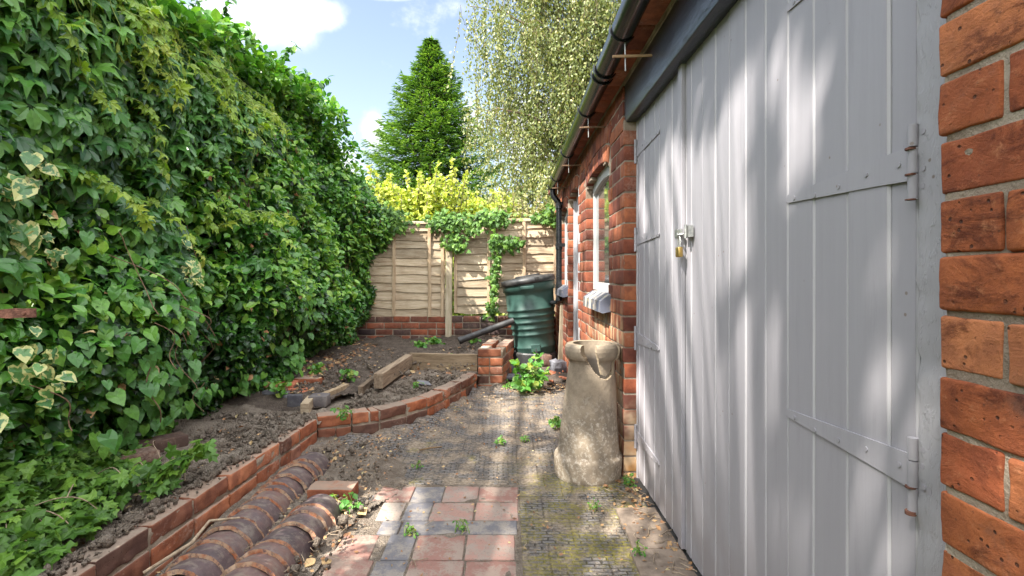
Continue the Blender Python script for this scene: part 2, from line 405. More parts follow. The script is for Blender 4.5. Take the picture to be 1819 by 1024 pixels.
def wood_fn(a, b, dark, axis=0, gs=18):
    def fn(t, p, pos, c):
        sc = [gs, gs, gs]; sc[axis] = 1.6
        off = t.new('ShaderNodeCombineXYZ'); t.put(off.inputs[0], t.math('MULTIPLY', c[0], 13)); t.put(off.inputs[1], t.math('MULTIPLY', c[0], 7)); t.put(off.inputs[2], t.math('MULTIPLY', c[2], 9))
        q = t.vmath('ADD', pos, off.outputs[0])
        g = t.noise(t.mapping(q, tuple(sc)), 2.2, 8, .7, .4); g2 = t.noise(t.mapping(q, tuple(sc)), 8, 4, .6)
        col = t.ramp(g, [(.25, dark), (.42, a), (.62, b), (.8, a)])
        col = t.mix(t.math('MULTIPLY', t.smooth(t.noise(q, 2.3, 5), .5, .72), .5), col, dark)
        col = t.mix(1, col, t.ramp(c[0], [(0, .62), (1, 1.12)]), 'MULTIPLY')
        t.put(p.inputs['Base Color'], col)
        bump(t, p, t.math('ADD', g, t.math('MULTIPLY', g2, .4)), .9, .006)
    return fn
M['fence_wood'] = mat('fence_wood', wood_fn((.42,.325,.215), (.56,.46,.33), (.21,.13,.075)), .85, .2)
M['fence_batten'] = mat('fence_batten', wood_fn((.40,.29,.18), (.52,.40,.27), (.2,.12,.07), 2), .85, .2)
M['post_wood'] = mat('post_wood', wood_fn((.38,.31,.21), (.52,.45,.33), (.2,.15,.1), 2), .85, .2)
M['timber'] = mat('timber', wood_fn((.20,.145,.10), (.32,.245,.17), (.09,.06,.042), 1), .9, .2)
M['timber_x'] = mat('timber_x', wood_fn((.24,.175,.11), (.36,.275,.18), (.11,.075,.05), 0), .9, .2)
M['stick'] = mat('stick', wood_fn((.30,.19,.10), (.42,.28,.16), (.14,.08,.04), 0), .85, .2)
M['twig'] = mat('twig', plain_fn((.22,.16,.11), (.34,.27,.19), 50, .4), .9, .2)
M['stem_brown'] = mat('stem_brown', plain_fn((.12,.07,.045), (.2,.13,.08), 40, .5), .85, .2)
M['stem_green'] = mat('stem_green', plain_fn((.16,.24,.05), (.24,.32,.08), 40, .2), .6, .4)

def ridge_fn(t, p, pos, c):
    n = t.noise(pos, 16, 6, .7); n2 = t.noise(pos, 60, 4, .7)
    col = t.ramp(t.math('ADD', t.math('MULTIPLY', n, .7), t.math('MULTIPLY', c[0], .3)), [(.3, (.055,.038,.042)), (.5, (.095,.062,.064)), (.7, (.15,.085,.07))])
    col = t.mix(t.math('MULTIPLY', t.smooth(t.noise(pos, 9, 7, .75), .50, .66), .65), col, (.20,.175,.15))
    upn = t.sep(t.new('ShaderNodeNewGeometry').outputs['Normal'])[2]
    col = t.mix(t.math('MULTIPLY', t.math('MULTIPLY', t.smooth(upn, .2, .9), t.smooth(t.noise(pos, 28, 5, .7), .5, .62)), .6), col, (.19,.155,.125))
    edge = t.smooth(t.math('ADD', c[1], t.math('MULTIPLY', t.math('SUBTRACT', n2, .5), .9)), .5, .7)
    col = t.mix(edge, col, t.ramp(t.noise(pos, 26, 4), [(.35, (.36,.12,.05)), (.6, (.42,.29,.19))]))
    t.put(p.inputs['Base Color'], col); bump(t, p, t.math('ADD', n, t.math('MULTIPLY', n2, .6)), .6, .004)
M['ridge'] = mat('ridge', ridge_fn, .55, .5)
def pot_fn(t, p, pos, c):
    n = t.noise(pos, 7, 8, .72); n2 = t.noise(pos, 55, 5, .7); z = t.sep(pos)[2]
    col = t.ramp(n, [(.3, (.15,.12,.09)), (.5, (.27,.215,.155)), (.72, (.36,.295,.215))])
    gr = t.smooth(t.noise(t.mapping(pos, (1, 1, .5)), 5, 7, .7), .47, .66)
    col = t.mix(t.math('MULTIPLY', gr, .65), col, (.16,.135,.11))
    sp = t.math('MULTIPLY', t.smooth(n2, .5, .6), t.smooth(t.math('ADD', z, t.math('MULTIPLY', n, .5)), .78, .5))
    col = t.mix(t.math('MULTIPLY', sp, .6), col, (.50,.45,.38))
    col = t.mix(t.smooth(c[1], .4, .9), col, (.30,.235,.16))
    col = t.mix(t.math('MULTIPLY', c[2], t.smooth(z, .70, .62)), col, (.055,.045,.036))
    t.put(p.inputs['Base Color'], col); bump(t, p, t.math('ADD', n, t.math('MULTIPLY', n2, .5)), .8, .005)
M['pot'] = mat('pot', pot_fn, .85, .3)

def soil_fn(a, b, peb):
    def fn(t, p, pos, c):
        n = t.noise(pos, 9, 8, .75); n2 = t.noise(pos, 75, 5, .75); v = t.vor(pos, 120)
        col = t.mix(t.smooth(n, .35, .68), a, b)
        col = t.mix(t.math('MULTIPLY', t.smooth(n2, .55, .7), .55), col, peb)
        col = t.mix(t.math('MULTIPLY', t.smooth(t.noise(pos, 190, 2), .6, .68), .6), col, (.33,.25,.15))
        t.put(p.inputs['Base Color'], col)
        bump(t, p, t.math('ADD', t.math('ADD', n, n2), t.math('MULTIPLY', v, .6)), 1.0, .018)
    return fn
M['soil'] = mat('soil', soil_fn((.15,.118,.092), (.28,.235,.19), (.42,.36,.29)), .97, .15)
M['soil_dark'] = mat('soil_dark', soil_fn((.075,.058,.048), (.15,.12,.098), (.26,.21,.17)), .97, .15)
def path_fn(t, p, pos, c):
    x, y, z = t.sep(pos)[:3]
    wob = t.new('ShaderNodeTexNoise'); t.put(wob.inputs['Vector'], pos); wob.inputs['Scale'].default_value = 7
    q = t.vmath('ADD', pos, t.vmath('MULTIPLY', t.vmath('SUBTRACT', wob.outputs['Color'], (.5,.5,.5)), (.02,.02,0)))
    br = t.new('ShaderNodeTexBrick'); br.offset = .5; t.put(br.inputs['Vector'], q)
    br.inputs['Scale'].default_value = 1.0; br.inputs['Brick Width'].default_value = .056; br.inputs['Row Height'].default_value = .024
    br.inputs['Mortar Size'].default_value = .0052; br.inputs['Mortar Smooth'].default_value = .9
    br.inputs['Color1'].default_value = (0,0,0,1); br.inputs['Color2'].default_value = (1,1,1,1)
    gap = br.outputs['Fac']
    # joints between the pavers
    b2 = t.new('ShaderNodeTexBrick'); b2.offset = .5; t.put(b2.inputs['Vector'], t.mapping(pos, (1,1,1), (0,0,0), (.178,-.05,0)))
    b2.inputs['Scale'].default_value = 1.0; b2.inputs['Brick Width'].default_value = .228; b2.inputs['Row Height'].default_value = .228
    b2.inputs['Mortar Size'].default_value = .004; joint = b2.outputs['Fac']
    n = t.noise(pos, 5, 7, .7); n2 = t.noise(pos, 60, 5, .7)
    lump = t.sep(br.outputs['Color'])[0]
    base = t.mix(t.smooth(n2, .35, .7), (.10,.093,.09), (.19,.175,.165))
    base = t.mix(t.math('MULTIPLY', lump, .35), base, (.22,.21,.205))
    base = t.mix(t.math('MULTIPLY', gap, .75), base, (.05,.040,.032))
    dirtm = t.smooth(t.math('ADD', n, t.math('MULTIPLY', n2, .25)), .53, .72)
    base = t.mix(t.math('MULTIPLY', dirtm, .8), base, t.ramp(n2, [(.35, (.14,.105,.072)), (.65, (.33,.26,.185))]))
    base = t.mix(t.math('MULTIPLY', joint, .45), base, (.06,.045,.033))
    mz = t.math('MULTIPLY', t.math('MULTIPLY', t.smooth(x, -.15, .2), t.smooth(y, 3.4, 2.5)), t.smooth(t.noise(pos, 4.2, 6, .7), .43, .57))
    mo = t.math('MAXIMUM', mz, t.math('MULTIPLY', t.smooth(t.noise(pos, 3, 6, .7), .58, .66), .7))
    mo = t.math('MULTIPLY', mo, t.smooth(t.math('ADD', n2, t.math('MULTIPLY', gap, .3)), .42, .62))
    base = t.mix(t.math('MULTIPLY', mo, .85), base, t.ramp(t.noise(pos, 30, 3), [(.35, (.13,.12,.02)), (.65, (.27,.225,.045))]))
    t.put(p.inputs['Base Color'], base)
    h = t.math('SUBTRACT', 1.0, gap)
    h = t.math('ADD', t.math('MULTIPLY', h, t.math('SUBTRACT', 1.0, t.math('MULTIPLY', dirtm, .8))), t.math('ADD', t.math('MULTIPLY', n2, .5), t.math('MULTIPLY', mo, .5)))
    h = t.math('SUBTRACT', h, t.math('MULTIPLY', joint, .6))
    bump(t, p, h, 1.0, .009)
M['path'] = mat('path', path_fn, .82, .3)
def tile_fn(t, p, pos, c):
    n = t.noise(pos, 12, 7, .7); n2 = t.noise(pos, 90, 4, .7)
    col = t.ramp(c[0], [(0, (.24,.125,.10)), (.3, (.30,.175,.14)), (.5, (.33,.26,.21)), (.62, (.13,.125,.135)), (1, (.17,.165,.17))], 'CONSTANT')
    col = t.mix(t.math('MULTIPLY', t.smooth(t.math('ADD', n, t.math('MULTIPLY', t.math('SUBTRACT', n2, .5), .35)), .42, .58), .85), col, t.ramp(c[0], [(0, (.29,.22,.175)), (.6, (.25,.22,.19))]))
    col = t.mix(t.math('MULTIPLY', t.smooth(n2, .58, .66), .5), col, (.09,.06,.045))
    t.put(p.inputs['Base Color'], col); bump(t, p, t.math('ADD', n, n2), .6, .004)
M['tile'] = mat('tile', tile_fn, .8, .35)
M['sand'] = mat('sand', plain_fn((.13,.10,.078), (.25,.195,.15), 9, .8, .008), .9, .2)
M['terracotta'] = mat('terracotta', plain_fn((.34,.10,.05), (.46,.18,.10), 25, .6), .85, .3)
M['slate'] = mat('slate', plain_fn((.10,.10,.115), (.17,.17,.185), 25, .5), .6, .4)
M['grass_far'] = mat('grass_far', plain_fn((.05,.08,.02), (.09,.12,.035), 2, .5, .02), .95, .1)
M['rooftile'] = mat('rooftile', plain_fn((.10,.055,.045), (.17,.09,.07), 9, .5, .01), .8, .3)

def leaf_mat(name, stops, trans=.3, rough=.45, edge=None, ttint=(1.25,1.35,.5), spec=.5, blot=None):
    m = bpy.data.materials.new(name); m.use_nodes = True; t = NT(m.node_tree); p = t.n['Principled BSDF']
    att = t.new('ShaderNodeAttribute', attribute_name='Col'); c = t.sep(att.outputs['Vector'])
    pos = t.new('ShaderNodeNewGeometry').outputs['Position']
    col = t.ramp(c[0], stops)
    col = t.mix(1, col, t.ramp(t.noise(pos, 60, 3), [(.3, .8), (.7, 1.15)]), 'MULTIPLY')
    if edge:
        k = t.smooth(t.math('ADD', c[1], t.math('MULTIPLY', t.math('SUBTRACT', t.noise(pos, 42, 3), .5), 2.8)), .62, .84)
        col = t.mix(k, col, edge)
    t.put(p.inputs['Base Color'], col); p.inputs['Roughness'].default_value = rough; p.inputs['Specular IOR Level'].default_value = spec
    tr = t.new('ShaderNodeBsdfTranslucent'); t.put(tr.inputs[0], t.mix(1, col, ttint, 'MULTIPLY'))
    ms = t.new('ShaderNodeMixShader'); ms.inputs[0].default_value = trans
    t.l.new(p.outputs[0], ms.inputs[1]); t.l.new(tr.outputs[0], ms.inputs[2])
    t.l.new(ms.outputs[0], t.n['Material Output'].inputs[0]); return m
M['hedge'] = leaf_mat('hedge_leaf', [(0, (.016,.055,.012)), (.4, (.05,.165,.022)), (.75, (.11,.28,.035)), (1, (.23,.40,.05))], .28, .34, ttint=(1.05,1.3,.5), spec=.55)
M['creeper'] = leaf_mat('creeper_leaf', [(0, (.025,.09,.022)), (.6, (.06,.18,.032)), (1, (.12,.28,.045))], .25, .38, spec=.5)
M['shoot'] = leaf_mat('young_leaf', [(0, (.15,.30,.03)), (.6, (.26,.38,.04)), (.9, (.38,.42,.06)), (1, (.5,.32,.05))], .35, .42)
M['heart'] = leaf_mat('heart_leaf', [(0, (.04,.14,.025)), (.7, (.085,.24,.035)), (1, (.15,.32,.045))], .25, .45)
M['ivy'] = leaf_mat('ivy_leaf', [(0, (.035,.09,.014)), (.6, (.08,.18,.022)), (1, (.15,.27,.035))], .2, .5, spec=.35)
M['varieg'] = leaf_mat('variegated_leaf', [(0, (.05,.14,.05)), (1, (.10,.24,.05))], .25, .35, edge=(.46,.46,.17), ttint=(1.1,1.1,.8))
M['weed'] = leaf_mat('weed_leaf', [(0, (.06,.20,.03)), (.7, (.12,.30,.04)), (1, (.3,.34,.06))], .3, .45)
M['birch'] = leaf_mat('birch_leaf', [(0, (.10,.135,.035)), (.5, (.19,.22,.065)), (.85, (.30,.29,.10)), (1, (.38,.34,.15))], .3, .45, ttint=(1.1,1.1,.6))
M['conifer'] = leaf_mat('conifer_spray', [(0, (.012,.04,.016)), (.4, (.065,.15,.03)), (.8, (.19,.31,.055)), (1, (.32,.42,.08))], .2, .6, spec=.2)
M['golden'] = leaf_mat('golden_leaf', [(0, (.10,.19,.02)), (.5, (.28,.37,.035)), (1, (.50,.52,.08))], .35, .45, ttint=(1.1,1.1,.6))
M['litter'] = leaf_mat('dead_leaf', [(0, (.16,.075,.035)), (.5, (.32,.16,.07)), (.8, (.48,.30,.14)), (1, (.5,.42,.22))], .15, .7, ttint=(1,.9,.7))
M['bark'] = mat('bark', plain_fn((.12,.085,.06), (.22,.17,.125), 9, .9, .03), .9, .2)
M['birch_bark'] = mat('birch_bark', plain_fn((.16,.13,.10), (.42,.40,.36), 4, .5, .02), .8, .2)
M['hedge_dark_backing'] = mat('hedge_dark_backing', plain_fn((.016,.022,.01), (.035,.04,.02), 16, 1, .05), .95, .1)  # near-black, so the gaps between leaves read as shade

# ------------------------------------------------------------------ ground
g = G()
g.add([(-300,-300,-.03),(300,-300,-.03),(300,700,-.03),(-300,700,-.03)], [(0,1,2,3)])
struct(g, 'ground', M['grass_far'])
# bed outlines (world, from the photograph)
ZT = .20                                   # top of the brick edging
curve_px = [(577,737),(625,733),(675,727),(723,716),(760,705),(790,692),(820,677),(848,662)]
curve = np.array([PZ(x, y, ZT) for x, y in curve_px]); curve[0] = PZ(563, 740, ZT)
st_a = PZ(148, 1010, ZT); st_b = PZ(566, 741, ZT); sd = (st_b - st_a) / np.linalg.norm(st_b - st_a)
st0 = st_a - sd * 1.6
xs = np.linspace(-1.62, .72, 160); ys = np.linspace(.3, 7.0, 330)
XX, YY = np.meshgrid(xs, ys, indexing='ij')
# slight unevenness, dirt banked against the edging walls
edge_pts = np.vstack([np.linspace(st0, st_b, 60), *[np.linspace(curve[i], curve[i+1], 8) for i in range(len(curve)-1)], np.linspace([-.29,4.9,0],[-.05,4.9,0],6)])
d = np.full(XX.shape, 9.0)
for q in edge_pts: d = np.minimum(d, np.hypot(XX - q[0], YY - q[1]))
mound = .05 * np.exp(-(d / .17) ** 2) * np.clip((YY - 2.3) / .8, 0, 1)
PN = np.stack([XX, YY, 0 * XX], -1)
ZZ = .004 * fbm(PN * 2.2, 3) + mound * (1 + .5 * fbm(PN * 9, 3, 5)) + .05 * np.clip((YY - 5.0) / 1.2, 0, 1) * (XX < .7)
g = G(); g.add(np.stack([XX, YY, ZZ], -1).reshape(-1, 3), grid_faces(160, 330), smooth=True)
struct(g, 'path', M['path'])
def ground_z(x, y):
    i = np.clip(np.searchsorted(xs, x), 0, 159); j = np.clip(np.searchsorted(ys, y), 0, 329); return ZZ[i, j]
# quarry tile patch
g = G()
YR = [2.667, 2.483, 2.295, 2.172, 1.976, 1.79, 1.60, 1.42, 1.23]
def zx(z, row):               # zoomed picture column -> X at the row's far edge
    return ((z / 2.416 + 500) - CX) / F * row
rows = [[(350,425,.7),(425,578,.1),(578,705,.9),(705,850,.45),(850,1015,.05)],
        [(440,540,.55),(545,655,.8),(655,832,.4),(837,1015,.35)],
        [(435,520,.95),(525,1012,.75)],
        [(243,425,.1),(470,585,.7),(590,795,.2),(798,1002,.35)],
        [(195,400,.05),(405,548,.9),(553,788,.25),(792,1010,.1)]]
def colval(k): return {0:.05}.get(k, k)
for ri in range(8):
    if ri < 5:
        cells = [(zx(a, YR[ri]), zx(b, YR[ri]), k) for a, b, k in rows[ri]]
    else:
        off = [0, .1, .05][ri - 5]; cells = []; x = .045
        kk = [[.1,.9,.35,.1,.2],[.2,.1,.7,.35,.1],[.1,.35,.2,.9,.1]][ri-5]
        for k in kk:
            wd = .105 if k > .6 else .19
            cells.append((x - wd, x, k)); x -= wd + .008
    for a, b, k in cells:
        c = np.array([(a + b) / 2, (YR[ri] + YR[ri+1]) / 2, -.016 + ru(-.0025, .0025)])
        rbox(g, c, (b - a - .003, YR[ri] - YR[ri+1] - .006, .05), rot=euler(ru(-.012,.012), ru(-.012,.012), ru(-.012,.012)), r=.005, n=(7,7,3), amp=.002, freq=20, col=(k, 0, rng.random()), smooth=True)
o = struct(g, 'tiled_paving', M['tile'])
# dirt sheet under the tiles
gx_, gy_ = np.meshgrid(np.linspace(-.86, .055, 90), np.linspace(.9, 2.70, 150), indexing='ij')
zz = .0035 + .0035 * fbm(np.stack([gx_, gy_, 0*gx_], -1) * 8, 3, 9)
g = G(); g.add(np.stack([gx_, gy_, zz], -1).reshape(-1, 3), grid_faces(90, 150), smooth=True); struct(g, 'paving_dirt', M['soil'])
# smooth stone slabs beside the doors
g = G()
for k, (y0, y1) in enumerate(((1.15,1.62),(1.63,2.05),(2.06,2.42))):
    bx(g, (.47 + .02*k, y0, -.03), (.70, y1, .012), r=.006, n=(5,8,3), amp=.004, smooth=True)
struct(g, 'door_paving', M['sand'])

# soil beds
def soil_patch(name, poly, zf, m, amp=.024, res=.018, label=None):
    poly = np.array(poly); lo = poly.min(0); hi = poly.max(0)
    nx, ny = int((hi[0]-lo[0])/res)+2, int((hi[1]-lo[1])/res)+2
    X, Y = np.meshgrid(np.linspace(lo[0], hi[0], nx), np.linspace(lo[1], hi[1], ny), indexing='ij')
    ins = np.zeros(X.shape, bool); n = len(poly)
    for i in range(n):
        (x1, y1), (x2, y2) = poly[i], poly[(i+1) % n]
        cnd = ((y1 > Y) != (y2 > Y)) & (X < (x2-x1)*(Y-y1)/(y2-y1+1e-12)+x1); ins ^= cnd
    p = np.stack([X, Y, 0*X], -1)
    Z = zf(X, Y) + amp*fbm(p*5, 4, 3) + amp*.7*np.maximum(fbm(p*17, 3, 8), 0)
    idx = np.arange(nx*ny).reshape(nx, ny); cell = ins[:-1,:-1]|ins[1:,:-1]|ins[:-1,1:]|ins[1:,1:]
    f = grid_faces(nx, ny).reshape(nx-1, ny-1, 4)[cell]
    used = np.unique(f); mp = -np.ones(nx*ny, int); mp[used] = np.arange(len(used))
    g = G(); g.add(np.stack([X,Y,Z],-1).reshape(-1,3)[used], mp[f], smooth=True)
    return struct(g, name, m)
inner = lambda pts, dx, dy: [(q[0]+dx, q[1]+dy) for q in pts]
stn = np.array([-sd[1], sd[0]])  # left of the edging
BASE = True
zs_front = lambda X, Y: .15 + .03*np.clip((-1.3-X), 0, 1) + .0*Y
soil_patch('soil_base', [(st0[0]-.05, st0[1]),(st_b[0]-.05, st_b[1]),(-1.22,3.3)] + [(q[0]-.02, q[1]+.05) for q in curve] + [(-.25,4.95),(-.1,5.3),(-.02,5.8),(.05,6.9),(-3.2,6.9),(-3.2,.2)], lambda X, Y: .155+0*X, M['soil'], amp=.012, res=.04)
soil_patch('soil_front', [(st0[0]-.08, st0[1]), (st_b[0]-.08, st_b[1]+.0), (-1.30,3.62), (-1.9,3.72), (-2.9,3.6), (-2.9,.2), (-2.0,.2)], zs_front, M['soil'])
cv = [(q[0]-.03, q[1]+.08) for q in curve]
soil_patch('soil_middle', [(-1.30,3.42)] + cv + [(-.30,4.93),(-1.0,4.95),(-1.12,4.2),(-1.32,3.6)], lambda X, Y: .155+.02*np.clip((Y-3.6),0,1), M['soil'])
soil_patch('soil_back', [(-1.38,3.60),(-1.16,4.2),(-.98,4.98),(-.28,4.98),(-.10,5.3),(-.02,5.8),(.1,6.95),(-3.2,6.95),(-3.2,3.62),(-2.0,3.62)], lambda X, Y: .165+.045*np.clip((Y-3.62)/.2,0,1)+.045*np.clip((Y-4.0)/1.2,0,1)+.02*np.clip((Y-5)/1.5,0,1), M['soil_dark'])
soil_patch('debris_strip', [(-1.22,1.2),(-.76,1.2),(-.70,2.3),(-.55,2.62),(-.6,2.95),(-1.0,3.42),(-1.30,3.28)], lambda X, Y: .012 + .035*np.clip((-.85-X)/.3,0,1), M['soil'], amp=.014, res=.014)
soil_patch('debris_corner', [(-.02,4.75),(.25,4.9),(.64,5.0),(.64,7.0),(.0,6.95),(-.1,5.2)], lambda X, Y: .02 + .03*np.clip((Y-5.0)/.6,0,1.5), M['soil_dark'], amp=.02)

# ------------------------------------------------------------------ outbuilding
CH = .086
bld = thing('outbuilding', 'long single storey red brick outbuilding with grey doors along the right side', 'outbuilding')
WX = .64
def arch_i(o, u):       # intrados
    t = np.clip(abs((u - o['c']) / o['w']), 0, 1); return o['zs'] + o['r'] * (1 - t ** 2.3) ** (1 / 2.3)
WIN = dict(c=(3.236+4.15)/2, w=(4.15-3.236)/2, z0=.985, zs=1.80, r=.09)
PDR = dict(c=(4.65+5.38)/2, w=(5.38-4.65)/2, z0=-.1, zs=1.87, r=.095)
WN2 = dict(c=5.86, w=.38, z0=.985, zs=1.80, r=.09)
WALL_A, WALL_B, WALL_T = -2.2, 6.98, 2.19
def solid(z, mode):
    """intervals of brickwork along Y at height z"""
    cuts = []
    if z < 1.965: cuts.append((.756, 2.795))
    elif z < 2.20: cuts.append((.45, 2.83))
    for o in (WIN, PDR, WN2):
        top = o['zs'] + o['r'] + (.228 if mode == 'b' else 0)
        if o['z0'] < z < top:
            if z < o['zs'] - .01: hw = o['w']
            elif mode == 'b': hw = (o['w'] + .06) * (1 - ((z - o['zs']) / (o['r'] + .24)) ** 4) ** .5
            else: hw = o['w'] * (1 - ((z - o['zs']) / o['r']) ** 2.3) ** (1 / 2.3) if z > o['zs'] else o['w']
            cuts.append((o['c'] - hw, o['c'] + hw))
    cuts.sort(); out = []; a = WALL_A
    for c0, c1 in cuts:
        if c0 > a + .01: out.append((a, c0))
        a = max(a, c1)
    if WALL_B > a: out.append((a, WALL_B))
    return out
near, rest = [], []
for k in range(0, 26):
    z0 = -.055 + k * CH
    if z0 + CH > WALL_T + .03: break
    for a, b in solid(z0 + CH/2, 'b'):
        u = b if abs(b - .756) < .01 else a; sgn = -1 if u == b else 1; kind = k % 2
        end = a if sgn < 0 else b
        while (end - u) * sgn > .02:
            L = (.225 if kind else .105) + ru(-.004, .004)
            if (end - u) * sgn - L < .05: L = (end - u) * sgn
            c = u + sgn * L / 2
            item = (WX + .052 + ru(-.003, .003), c, z0 + CH/2 + ru(-.002,.002), .105, L - .011, CH - .012)
            (near if (b <= .76 and c > .2) else rest).append(item)
            u += sgn * L; kind = 1 - kind
g = G()
A = np.array(rest); N = len(A)
rots = np.array([euler(ru(-.008,.008), ru(-.006,.006), ru(-.008,.008)) for _ in range(N)])
A[:, 4] += .002; A[:, 5] += .003
rbox(g, A[:, :3], A[:, 3:], rot=rots, r=.0035, n=(3,6,4), amp=.0018, freq=28, mat=0, smooth=True)
A = np.array(near); N = len(A)
rots = np.array([euler(ru(-.010,.010), ru(-.006,.006), ru(-.006,.006)) for _ in range(N)])
A[:, 4] += .003; A[:, 5] += .003; A[:, 0] = WX + .0515 + (A[:, 0] - WX - .052) * .5
rbox(g, A[:, :3], A[:, 3:], rot=rots, r=.0045, n=(6,44,18), amp=.0022, freq=17, mat=2, smooth=True)
# arches: two rings of brick on edge
for o in (WIN, PDR, WN2):
    n = int(2 * o['w'] / .074); 
    for ring in (0, 1):
        m = n + ring * 2
        for i in range(m):
            t = (i + .5) / m * 2 - 1
            u = o['c'] + o['w'] * t; zi = arch_i(o, u) if abs(t) < .93 else arch_i(o, o['c'] + .93 * o['w'] * np.sign(t))
            ang = -t * abs(t) * .55
            cc = np.array([WX + .049, u + math.sin(-ang) * (.055 + ring * .113) * 1.0, zi + .055 + ring * .113])
            rbox(g, cc, (.105, 2 * o['w'] / m * (1.0 + .1 * ring) - .009, .106), rot=euler(ang, 0, 0), r=.005, n=(3,4,4), amp=.0025, freq=28, mat=0, smooth=True)
# mortar and wall body behind the brick faces
for k in range(0, 60):
    z0 = -.1 + k * .04; z1 = z0 + .04
    if z0 >= WALL_T: break
    for a, b in solid((z0 + z1) / 2, 'm'):
        bx(g, (WX + .0030, a + .009, z0), (WX + .103, b - .014, z1), mat=1)
        bx(g, (WX + .24, a, z0), (WX + .30, b, z1), mat=3)
# lumpy pointing on the near pier
PY, PZm = np.meshgrid(np.linspace(.15, .748, 130), np.linspace(-.05, 2.15, 420), indexing='ij')
pp = np.stack([0*PY, PY, PZm], -1)
g.add(np.stack([WX + .0062 + .0022*fbm(pp*26, 3, 2), PY, PZm], -1).reshape(-1,3), grid_faces(130, 420)[:, ::-1], mat=4, smooth=True)
# corbel course under the gutter
for i in range(42):
    y = WALL_A + .05 + i * .235
    if y > WALL_B - .1: break
    rbox(g, (WX - .02, y, 2.235 - .006 * max(0, 0)), (.16, .225, .073), r=.006, n=(3,6,4), amp=.003, mat=0, smooth=True)
bx(g, (WX + .0, WALL_A, 2.19), (WX + .2, WALL_B, 2.27), mat=1)
g.build('wall', [M['brick_wall'], M['mortar'], M['brick_near'], M['dark_inside'], M['mortar_near']], bld)
# end walls, back wall
g = G(); bx(g, (.94, WALL_B-.1, -.1), (3.4, WALL_B, 2.2), mat=0); bx(g, (.94, WALL_A, -.1), (3.4, WALL_A+.1, 2.2)); bx(g, (3.4, WALL_A, -.1), (3.5, WALL_B, 2.2))
bx(g, (WX+.2, WALL_A+.1, -.02), (3.4, WALL_B-.1, -.005))
g.build('rear_wall', M['brick_brown'], bld)
# roof
g = G()
for i in range(9):
    x0 = .53 + i*.185; z0 = 2.275 + i*.115
    for j in range(int((WALL_B - WALL_A)/.17)+1):
        y = WALL_A + j*.17 + (i % 2)*.085
        rbox(g, (x0+.11, y, z0+.065), (.26,.165,.014), rot=euler(0, -math.atan(.62), 0), r=0, n=(1,1,1))
bx(g, (.60, WALL_A, 2.255), (3.4, WALL_B, 2.262))
g.add([(.53,WALL_A,2.275),(.53,WALL_B,2.275),(2.15,WALL_B,3.29),(2.15,WALL_A,3.29),(3.7,WALL_B,2.3),(3.7,WALL_A,2.3)], [(0,1,2,3),(3,2,4,5)])
g.build('roof', M['rooftile'], bld)
# lintel
g = G(); rbox(g, (.70, 1.64, 2.085), (.10, 2.39, .235), r=.006, n=(3,30,5), amp=.003, freq=12, smooth=True)
g.build('lintel', M['dark_paint'], bld)
